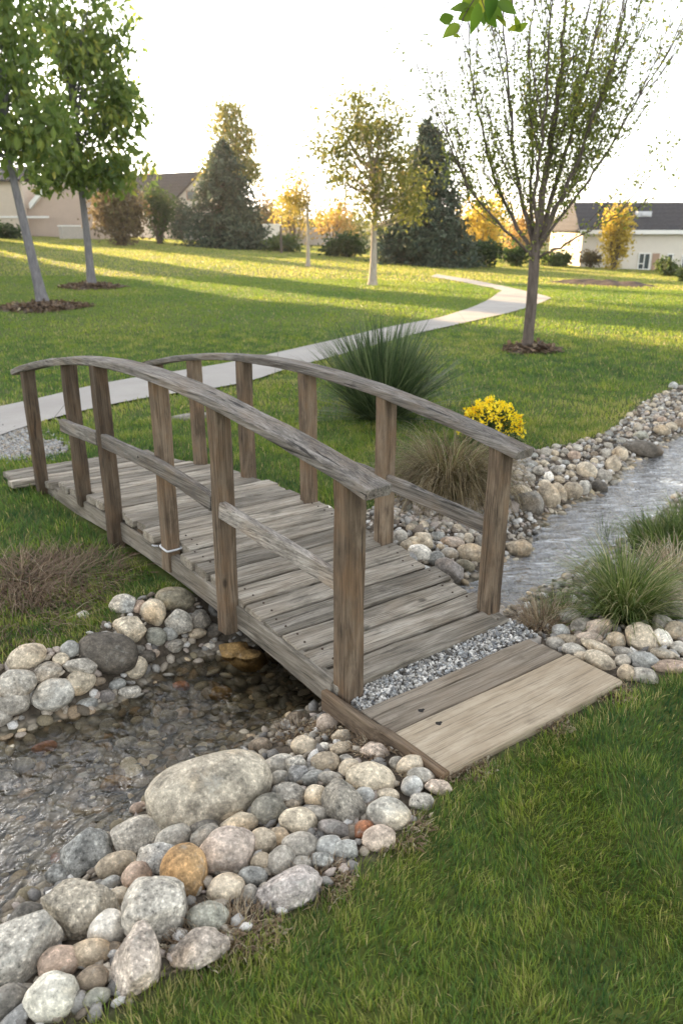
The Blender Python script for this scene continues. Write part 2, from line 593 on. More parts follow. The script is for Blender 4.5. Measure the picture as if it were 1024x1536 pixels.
def water_mat():
    m = NT('stream_water')
    tc = m.n('ShaderNodeTexCoord')
    P = tc.outputs['Object']
    fl = m.n('ShaderNodeAttribute', attribute_name='flow')
    mp = m.n('ShaderNodeMapping')
    mp.inputs['Rotation'].default_value = (0, 0, R(-56))
    mp.inputs['Scale'].default_value = (7, 21, 8)
    m.l(P, mp.inputs[0])
    a1 = m.noise(mp.outputs[0], 1.0, 4, .55, .9)
    a2 = m.noise(P, 30, 3, .55, .4)
    a3 = m.noise(P, 9, 3, .5, .6)
    hgt = m.math('ADD', m.math('MULTIPLY', a1, m.math('MULTIPLY', fl.outputs['Fac'], 2.2)), m.math('ADD', m.math('MULTIPLY', a2, .28), m.math('MULTIPLY', a3, 1.25)))
    nb = m.bump(hgt, .8, .026)
    fr = m.n('ShaderNodeFresnel', inp={'IOR': 1.33})
    m.l(nb, fr.inputs['Normal'])
    gl = m.n('ShaderNodeBsdfGlossy', inp={'Roughness': .06})
    m.l(nb, gl.inputs['Normal'])
    tr = m.n('ShaderNodeBsdfTransparent')
    tr.inputs['Color'].default_value = (.88, .85, .76, 1)
    k = m.math('ADD', fr.outputs[0], m.math('ADD', m.math('MULTIPLY', fl.outputs['Fac'], .31), .035), True)
    mx = m.n('ShaderNodeMixShader')
    m.l(k, mx.inputs[0])
    m.l(tr.outputs[0], mx.inputs[1])
    m.l(gl.outputs[0], mx.inputs[2])
    # riffles: whitewater and silver sky sheen put into pale colour on fast water
    fm = m.n('ShaderNodeBsdfDiffuse')
    fm.inputs['Color'].default_value = (.74, .745, .74, 1)
    foam_sheen = m.math('MULTIPLY', m.ramp(a1, [(.50, (0,) * 3), (.62, (.22,) * 3), (.72, (.60,) * 3)]), fl.outputs['Fac'])
    m2 = m.n('ShaderNodeMixShader')
    m.l(foam_sheen, m2.inputs[0])
    m.l(mx.outputs[0], m2.inputs[1])
    m.l(fm.outputs[0], m2.inputs[2])
    m.l(m2.outputs[0], m.out.inputs[0])
    return m.m


M['water'] = water_mat()


def path_mat():
    m = NT('path_concrete')
    tc = m.n('ShaderNodeTexCoord')
    n1 = m.noise(tc.outputs['Object'], 1.2, 6, .6)
    n2 = m.noise(tc.outputs['Object'], 60, 4, .7)
    c = m.ramp(n1, [(.3, (.31, .285, .26)), (.7, (.41, .38, .35))])
    c = m.mix(m.ramp(n2, [(.3, (.4,) * 3), (.6, (0,) * 3)]), c, (.28, .26, .235))
    u = m.n('ShaderNodeAttribute', attribute_name='u')
    fr = m.math('FRACT', m.math('MULTIPLY', u.outputs['Fac'], 1 / 1.6))
    j = m.math('LESS_THAN', fr, .012)
    c = m.mix(m.math('MULTIPLY', j, .7), c, (.12, .11, .10))
    m.pbr(c, .85, m.bump(n2, .25, .004), .25)
    return m.m


M['path'] = path_mat()

# ------------------------------------------------------------------ ground sheet
def axis(lo, hi, step, far0, far1, g=1.12):
    a = list(np.arange(lo, hi + 1e-6, step))
    s = step
    x = hi
    while x < far1:
        s *= g
        x += s
        a.append(x)
    s = step
    x = lo
    pre = []
    while x > far0:
        s *= g
        x -= s
        pre.append(x)
    return np.array(pre[::-1] + a)


gx = axis(-3.2, 5.6, .045, -500, 500)
gy = axis(.3, 9.6, .045, -60, 900)
GX, GY = np.meshgrid(gx, gy)
gz = terrain(GX.ravel(), GY.ravel())
Pg = np.stack([GX.ravel(), GY.ravel()], 1)
near = (Pg[:, 0] > -5) & (Pg[:, 0] < 9) & (Pg[:, 1] > 0) & (Pg[:, 1] < 14)
rk = np.zeros(len(Pg))
bd = np.zeros(len(Pg))
sdR = poly_sd(Pg[near], RPOLY)
sdW = poly_sd(Pg[near], WPOLY)
rk[near] = ss((.03 - sdR) / .08)
bd[near] = ss((.02 - sdW) / .06)
gz[near] += np.array([.012 * noise.noise((x * 6, y * 6, 0)) for x, y in Pg[near]]) * rk[near] + np.array([.016 * noise.noise((x * 14, y * 14, 3)) for x, y in Pg[near]]) * bd[near]
nx, ny = len(gx), len(gy)
ii = (np.arange(ny - 1)[:, None] * nx + np.arange(nx - 1)[None]).ravel()
gf = np.stack([ii, ii + 1, ii + nx + 1, ii + nx], 1)
ground = mesh_np('ground', np.stack([Pg[:, 0], Pg[:, 1], gz], 1), [gf], M['ground'], attrs={'rocky': rk, 'bed': bd})
tag(ground, 'turf and bare soil falling to the pebbled stream bed', kind='structure')

# ------------------------------------------------------------------ water
wx = np.arange(-3.2, 7.0, .05)
wy = np.arange(.6, 9.6, .05)
WX, WY = np.meshgrid(wx, wy)
Pw = np.stack([WX.ravel(), WY.ravel()], 1)
sdw = poly_sd(Pw, WPOLY)
keep = (sdw < .12).reshape(WX.shape)
idx = np.arange(WX.size).reshape(WX.shape)
cell = keep[:-1, :-1] & keep[1:, :-1] & keep[:-1, 1:] & keep[1:, 1:]
wf = np.stack([idx[:-1, :-1][cell], idx[:-1, 1:][cell], idx[1:, 1:][cell], idx[1:, :-1][cell]], 1)
flow = ss(((Pw[:, 0] - .3) * .55 + (Pw[:, 1] - 3.0) * .83 - .25) / 1.3)
wz = zw(Pw[:, 0], Pw[:, 1])
wz = wz + np.array([.012 * noise.noise((x * 5 + y * 2, y * 2.2 - x * 2, 1)) * (f + .1) for (x, y), f in zip(Pw, flow)])
used = np.unique(wf)
remap = np.full(WX.size, -1)
remap[used] = np.arange(len(used))
water = mesh_np('water', np.stack([Pw[:, 0], Pw[:, 1], wz], 1)[used], [remap[wf]], M['water'], attrs={'flow': flow[used]})
tag(water, 'shallow clear stream running under the footbridge', kind='structure')

# ------------------------------------------------------------------ path
UP = [(-420, 692), (-60, 624), (0, 613), (55, 602), (100, 590), (135, 580), (225, 565), (350, 545), (420, 530), (500, 512), (545, 500), (590, 490), (660, 478), (700, 465), (735, 449), (752, 437)]
LO = [(-420, 812), (-60, 680), (0, 655), (60, 635), (95, 625), (225, 597), (360, 580), (430, 555), (500, 537), (560, 520), (630, 500), (700, 485), (750, 474), (785, 464), (810, 456), (827, 448)]
UP2 = [(827, 448), (800, 440), (760, 431), (725, 424), (690, 417.5), (655, 412)]
LO2 = [(752, 437), (735, 432), (715, 428.5), (700, 425), (675, 420.5), (645, 415.5)]


def resample(P, n):
    P = np.array(P)
    d = np.concatenate([[0], np.cumsum(np.linalg.norm(np.diff(P, axis=0), axis=1))])
    t = np.linspace(0, d[-1], n)
    return np.stack([np.interp(t, d, P[:, k]) for k in range(P.shape[1])], 1)


def smooth_line(P, it=2):
    P = np.array(P)
    for _ in range(it):
        Q = P.copy()
        Q[1:-1] = (P[:-2] + 2 * P[1:-1] + P[2:]) / 4
        P = Q
    return P


pm = MB()
U_all = []
PATHS = []
for (a, b) in ((UP, LO), (UP2, LO2)):
    A = smooth_line(resample([G(*p)[:2] for p in a], 60))
    B = smooth_line(resample([G(*p)[:2] for p in b], 60))
    PATHS.append(np.concatenate([A, B[::-1]]))
    k = 5
    W = np.stack([A + (B - A) * t for t in np.linspace(0, 1, k)], 1)
    V = W.reshape(-1, 2)
    z = terrain(V[:, 0], V[:, 1]) + .022
    mid = (A + B) / 2
    d = np.concatenate([[0], np.cumsum(np.linalg.norm(np.diff(mid, axis=0), axis=1))])
    U_all.append(np.repeat(d, k))
    i = (np.arange(59)[:, None] * k + np.arange(k - 1)[None]).ravel()
    pm.add(np.column_stack([V, z]), [np.stack([i, i + k, i + k + 1, i + 1], 1)])
path = mesh_np('path', np.concatenate(pm.V), [np.concatenate(pm.F[4])], M['path'], attrs={'u': np.concatenate(U_all)})
tag(path, 'pale concrete path winding across the lawn', kind='structure')

# ------------------------------------------------------------------ the footbridge
D = np.array([-.616, .788])
D /= np.linalg.norm(D)
Pp = np.array([D[1], -D[0]])
O2 = np.array([.02, 2.542])
bridge = empty('footbridge', (O2[0], O2[1], 0), 'arched weathered timber footbridge with handrails over the stony stream', 'footbridge', rz=math.atan2(D[1], D[0]))
BM = Matrix.Translation((O2[0], O2[1], 0)) @ Matrix.Rotation(math.atan2(D[1], D[0]), 4, 'Z')


def bw(s, off, z=0.0):
    """bridge coordinates to world"""
    p = O2 + D * s + Pp * off
    return np.array([p[0], p[1], z])


def deck_z(s):
    return .02 + .165 * math.sin(math.pi * min(max(s, 0), 3.5) / 3.5)


def child_sweep(name, mat, parent, P, A, w, h, local=None, **kw):
    V, f = sweep(P, A, w, h, **kw)
    o = mesh_np(name, V, f, mat, parent, smooth=False)
    if local is not None:
        o.matrix_local = local
    return o


def frame(origin, x, z):
    x = Vector(x).normalized()
    y = Vector(z).cross(x).normalized()
    z = x.cross(y)
    m = Matrix((x, y, z)).transposed().to_4x4()
    m.translation = Vector(origin)
    return m


# deck planks: local X runs across the bridge
s = .045
k = 0
rg = random.Random(3)
while s < 3.62:
    wdt = rg.uniform(.125, .155)
    sc_ = s + wdt / 2
    zc = deck_z(sc_) - .024
    sl = math.atan2(deck_z(sc_ + .05) - deck_z(sc_ - .05), .1)
    o0 = .0 + rg.uniform(-.022, .02)
    o1 = .965 + rg.uniform(-.02, .035)
    if sc_ > 3.0:
        o0 -= .05 * rg.random()
    if sc_ > 3.35:
        o0 -= .12
    if abs(sc_ - 1.42) < .115 or abs(sc_ - 2.58) < .115:
        o0 = max(o0, .054)      # notched round the inset posts
    L = o1 - o0
    n = 16
    bow = rg.uniform(-.004, .004)
    Pts = [(t * L - L / 2, .0015 * rg.uniform(-1, 1), bow * (1 - (2 * t - 1) ** 2)) for t in np.linspace(0, 1, n)]
    tilt = -.02 * .5
    mloc = frame((sc_, -(o0 + o1) / 2, zc - .012), (rg.uniform(-.012, .012), -1, -.022 + rg.uniform(-.004, .004)), (-math.sin(sl), 0, math.cos(sl) + rg.uniform(-.01, .01)))
    plank = child_sweep('deck_plank', M['deck'], bridge, Pts, (0, 1, 0), wdt - rg.uniform(.008, .017), .046, mloc, b=.008, jit=.0022, seed=k)
    if k < 11:
        for ex in (-L / 2 + rg.uniform(.05, .075), L / 2 - rg.uniform(.05, .075)):
            for ey in (-.033, .036):
                a = np.linspace(0, 2 * math.pi, 11)[:-1]
                nm_ = MB()
                px_, py_ = ex + rg.uniform(-.006, .006), ey + rg.uniform(-.006, .006)
                ring = [(px_ + .0052 * math.cos(t), py_ + .0052 * math.sin(t), .0215) for t in a]
                top = [(px_ + .0042 * math.cos(t), py_ + .0042 * math.sin(t), .0262) for t in a]
                nm_.add(ring + top, [[list(range(10, 20))], [[i, (i + 1) % 10, (i + 1) % 10 + 10, i + 10] for i in range(10)]])
                nm_.build('nail', M['rust'], plank, False)
    s += wdt
    k += 1

# outer beams and inner joists follow the arch
for off, zb, w_, nm in ((.012, -.03, .045, 'beam'), (.93, -.055, .045, 'beam'), (.10, -.02, .05, 'joist'), (.48, -.02, .05, 'joist'), (.86, -.045, .05, 'joist')):
    ss_ = np.linspace(.09 if nm == 'beam' else .14, 3.45, 40)
    if nm == 'beam':
        Pts = [(q, -off, zb + .012 + .105 * math.sin(math.pi * min(q + .1, 3.4) / 3.5) - .02) for q in ss_]
        hh = .115
    else:
        Pts = [(q, -off, deck_z(q) - .115) for q in ss_]
        hh = .10
    child_sweep(nm, M['deck'] if nm == 'beam' else M['post'], bridge, Pts, (0, 1, 0), w_, hh, b=.006, jit=.0015, seed=int(off * 100))

# small packing blocks between beam and planks
for q in (.55, .95, 1.25, 1.75, 2.3):
    child_sweep('packing_block', M['post'], bridge, [(q - .06, -.03, deck_z(q) - .078), (q, -.03, deck_z(q) - .077), (q + .06, -.03, deck_z(q) - .078)], (0, 1, 0), .05, .045, b=.004, seed=int(q * 100))


def zrail(side, q):
    return .995 - .066 * (q - 1.45) ** 2 if side == 0 else .902 - .0605 * (q - 1.6) ** 2


def post(side, q, off, zbot, w=.088, lean=0.0, seed=0):
    zt = zrail(side, q) + .004
    L = zt - zbot
    Pts = [(t, .0025 * math.sin(t * 5 + seed), .0025 * math.cos(t * 4 + seed)) for t in np.linspace(0, L, 14)]
    ml = frame((q + .5 * w * 0, -off, zbot), (lean, 0, 1), (1, 0, 0))
    return child_sweep('post', M['post'], bridge, Pts, (0, 1, 0), w, w, ml, b=.007, jit=.0018, seed=seed)


LP = [(.045, .045, -.06), (.80, -.030, -.035), (1.42, .010, .035), (2.03, -.030, -.06), (2.58, .008, .06), (3.24, -.030, -.06)]
lposts = [post(0, q, off, zb, .086 if i == 0 else .074, .0, 10 + i) for i, (q, off, zb) in enumerate(LP)]
RP = [(.16, .945, -.02), (.90, .955, .03), (1.56, .955, .06), (2.22, .955, .06), (2.86, .955, .04), (3.45, .955, -.05)]
rposts = [post(1, q, off, zb, .078, -.012 if i == 0 else 0, 30 + i) for i, (q, off, zb) in enumerate(RP)]

# a galvanised strap round the third post and a bolt on the fourth
sm = MB()
for zz in (0.128, .139):
    pass
a = np.linspace(0, 2 * math.pi, 33)
sq = lambda t: np.array([max(-1, min(1, 1.35 * math.cos(t))), max(-1, min(1, 1.35 * math.sin(t)))]) * .0415
sm.tube([(.118 + .004 * math.sin(t), sq(t)[0], sq(t)[1]) for t in a], .0055, 6)
sm.tube([(.118 + .012 * (t), -.047 - .03 * t, .047 + .004 * math.sin(8 * t)) for t in np.linspace(0, 1, 8)], .004, 5)
sm.build('strap', M['metal'], lposts[2])
sm = MB()
sm.tube([(.20 - .05 * t, .048, -.03 + .055 * t + .01 * math.sin(6 * t)) for t in np.linspace(0, 1, 10)], .005, 5)
sm.build('wire', M['metal'], lposts[3])

# handrails
q = np.linspace(-.15, 3.44, 46)
child_sweep('handrail', M['rail'], bridge, [(t, .020 * min(1, max(0, t / .6)) - .006 + .006 * math.sin(t * 2.1), zrail(0, t) + .021) for t in q], (0, 1, 0), .112, .040, b=.007, jit=.0022, seed=50)
q = np.linspace(.03, 3.62, 46)
child_sweep('handrail', M['rail'], bridge, [(t, -.955 + .006 * math.sin(t * 1.7 + 1), zrail(1, t) + .021) for t in q], (0, 1, 0), .108, .040, b=.007, jit=.0022, seed=51)

# middle rails, butted between posts
def zm(t):
    return float(np.interp(t, [0, .08, .37, .75, .92, 1.35, 2.0, 2.7], [.49, .498, .535, .585, .615, .645, .635, .597])) - .046


def midrail(q0, q1, off, zf, seed, end=None):
    t = np.linspace(q0, q1, 18)
    zz = smooth_line(np.stack([t, [zf(v) for v in t]], 1), 6)
    oo = np.linspace(off if end is None else end, off, 18)
    return child_sweep('middle_rail', M['rail'], bridge, [(a_, -o_, b_) for (a_, b_), o_ in zip(zz, oo)], (0, 1, 0), .034, .074, b=.005, jit=.0015, seed=seed)


midrail(.07, .77, -.050, zm, 60, .022)
mr = midrail(.84, 1.99, -.054, zm, 61)
midrail(2.07, 2.62, -.056, zm, 62)
for (t,) in ((1.53,),):
    hm = MB()
    hm.tube([(t, .0735, zm(t) + .01), (t, .0745, zm(t) + .01), (t, .0748, zm(t) + .01)], [.006, .006, .0005], 8)
    hm.build('nail_hole', M['dark_iron'], mr)
zr = lambda t: float(np.interp(t, [0, .2, .83, 1.4, 2], [.435, .455, .493, .50, .50])) - .045
midrail(.20, .86, .945, zr, 63)
midrail(.94, 1.52, .945, zr, 64)

# ------------------------------------------------------------------ landing boards at the near end
landing = empty('boardwalk_landing', bw(0, 0, 0), 'flat timber landing of pale and brown boards between gravel strip and lawn', 'landing', rz=math.atan2(D[1], D[0]))


def lboard(name, mat, s0, s1, o0, o1, zt, th, seed, skew=0.0):
    L = o1 - o0
    Pts = [(t * L - L / 2, .001 * math.sin(9 * t), .001 * math.sin(5 * t + seed)) for t in np.linspace(0, 1, 18)]
    ml = frame(((s0 + s1) / 2, -(o0 + o1) / 2, zt - th / 2), (skew, -1, 0), (0, 0, 1))
    return child_sweep(name, mat, landing, Pts, (0, 1, 0), s1 - s0, th, ml, b=.005, jit=.0013, seed=seed)


lb = lboard('board', M['board'], -.540, -.278, -.006, .918, .004, .045, 70, -.03)
lb['label'] = 'pale new-looking wide board'
lboard('board', M['board_dark'], -.272, -.158, .0, .905, .0, .045, 71, -.028)
lboard('board', M['board_dark'], -.153, -.092, .0, .90, -.003, .045, 72, -.028)
Pts = [(t, .028 - .012 * (t < -.2), -.035 - .004 * math.sin(3 * t)) for t in np.linspace(-.53, .10, 14)]
child_sweep('side_board', M['post'], landing, Pts, (0, 1, 0), .03, .085, b=.004, jit=.0012, seed=73)
for (px_, off_) in ((-.32, .16), (-.22, .17)):
    km = MB()
    a = np.linspace(0, 2 * math.pi, 13)[:-1]
    km.add([(px_ + .010 * math.cos(t) * (1 + .4 * math.sin(3 * t)), -off_ + .014 * math.sin(t), .0055 if px_ < -.27 else .0016) for t in a], [[list(range(12))]])
    km.build('knot', M['dark_iron'], landing)

# ------------------------------------------------------------------ stones
ICO = {}


def ico(n):
    if n not in ICO:
        import bmesh
        bm = bmesh.new()
        bmesh.ops.create_icosphere(bm, subdivisions=n, radius=1)
        bm.verts.ensure_lookup_table()
        V = np.array([v.co[:] for v in bm.verts])
        Fc = np.array([[v.index for v in f.verts] for f in bm.faces])
        bm.free()
        ICO[n] = (V, Fc)
    return ICO[n]


def stone_shape(kind, seed, n=4):
    rg = np.random.default_rng(seed)
    V, Fc = ico(n)
    p = {'r': 2.15, 'e': 2.0, 'a': 2.4, 'b': 2.7, 'f': 2.3}[kind]
    Rm = np.array(Quaternion(rg.normal(size=4)).normalized().to_matrix())
    W = V @ Rm
    r = 1 / (np.abs(W) ** p).sum(1) ** (1 / p)
    X = V * r[:, None]
    off = rg.uniform(0, 50, 3)
    amp = {'r': .10, 'e': .07, 'a': .16, 'b': .15, 'f': .11}[kind]
    nz = np.array([noise.noise(Vector(v * 1.3 + off)) for v in V])
    nz2 = np.array([noise.noise(Vector(v * 3.1 + off)) for v in V])
    X = X * (1 + amp * nz + amp * .25 * nz2)[:, None]
    if kind in 'abf':
        for _ in range({'a': 7, 'b': 6, 'f': 4}[kind]):
            nrm = rg.normal(size=3)
            nrm /= np.linalg.norm(nrm)
            c = rg.uniform(.70, .92)
            d = X @ nrm - c
            X = X - np.where(d > 0, d * .82, 0)[:, None] * nrm
    if n >= 5 and kind == 'r':
        X = X * (1 + .018 * np.array([noise.fractal(Vector(v * 5 + off), 1.0, 2.0, 5) for v in V]))[:, None]
    if kind == 'a' or kind == 'b':
        nz3 = np.array([noise.fractal(Vector(v * 4 + off), 1.0, 2.0, 4) for v in V])
        X = X * (1 + .025 * nz3)[:, None]
    if kind == 'e':
        X[:, :2] *= (1 + .22 * X[:, 0:1])[:, [0, 0]] * np.array([0, 1]) + np.array([1, 0])
    X -= (X.max(0) + X.min(0)) / 2
    X /= (X.max(0) - X.min(0)) / 2
    return X, Fc


COL = dict(grey=(.31, .29, .26), lgrey=(.39, .37, .335), dgrey=(.18, .168, .152), blue=(.28, .283, .275), lblue=(.39, .395, .39), white=(.64, .61, .56),
           cream=(.50, .44, .35), tan=(.36, .305, .235), ltan=(.43, .375, .30), beige=(.45, .39, .31), brown=(.21, .17, .13), pink=(.37, .285, .23), lpink=(.43, .36, .305),
           orange=(.41, .275, .145), rust=(.30, .135, .075), green=(.27, .27, .235), dark=(.105, .093, .080), slate=(.21, .21, .21), gold=(.28, .18, .075), mauve=(.24, .22, .21), olive=(.21, .19, .145))
NB = 'stones piled on the near bank'
FB = 'stones on the far left bank'
UB = 'stones lining the upstream lawn bank'
CB = 'stones beside the right end of the deck'
PB = 'stones piled beside the landing'
ST = 'stones lying in the stream'
stone_count = 0


def stone(px, py, w, h, rot, kind, col, label, group, name='stone', lift=.30, speck=.6, cat=None):
    global stone_count
    stone_count += 1
    p = G(px, py, 0.0)
    d = depth(p)
    rr = min(w, h) / 2 * d / F
    p = G(px, py, rr * lift)
    d = depth(p)
    rw, rh = w / 2 * d / F, h / 2 * d / F
    rd = .95 * math.sqrt(rw * rh)
    f = Vector(ray(px, py)).normalized()
    x = f.cross(Vector((0, 0, 1))).normalized()
    y = x.cross(f)
    c_, s_ = math.cos(R(rot)), math.sin(R(rot))
    xa = x * c_ + y * s_
    ya = y * c_ - x * s_
    X, Fc = stone_shape(kind, stone_count * 13 + 5, 5 if w > 70 else (4 if w > 17 else 3))
    X = X * np.array([rw, rh, rd])
    o = mesh_np(name, X, [Fc], M['rock'])
    Rm = Matrix((xa, ya, -f)).transposed().to_4x4()
    Rm.translation = Vector(p)
    o.matrix_world = Rm
    c = COL[col] if isinstance(col, str) else col
    j = .9 + .2 * random.random()
    o.color = (c[0] * j * 1.12, c[1] * j * 1.08, c[2] * j * 1.0, min(1, speck + .2))
    big = name == 'boulder'
    tag(o, label, cat or ('boulder' if big else 'stone'), group)
    return o


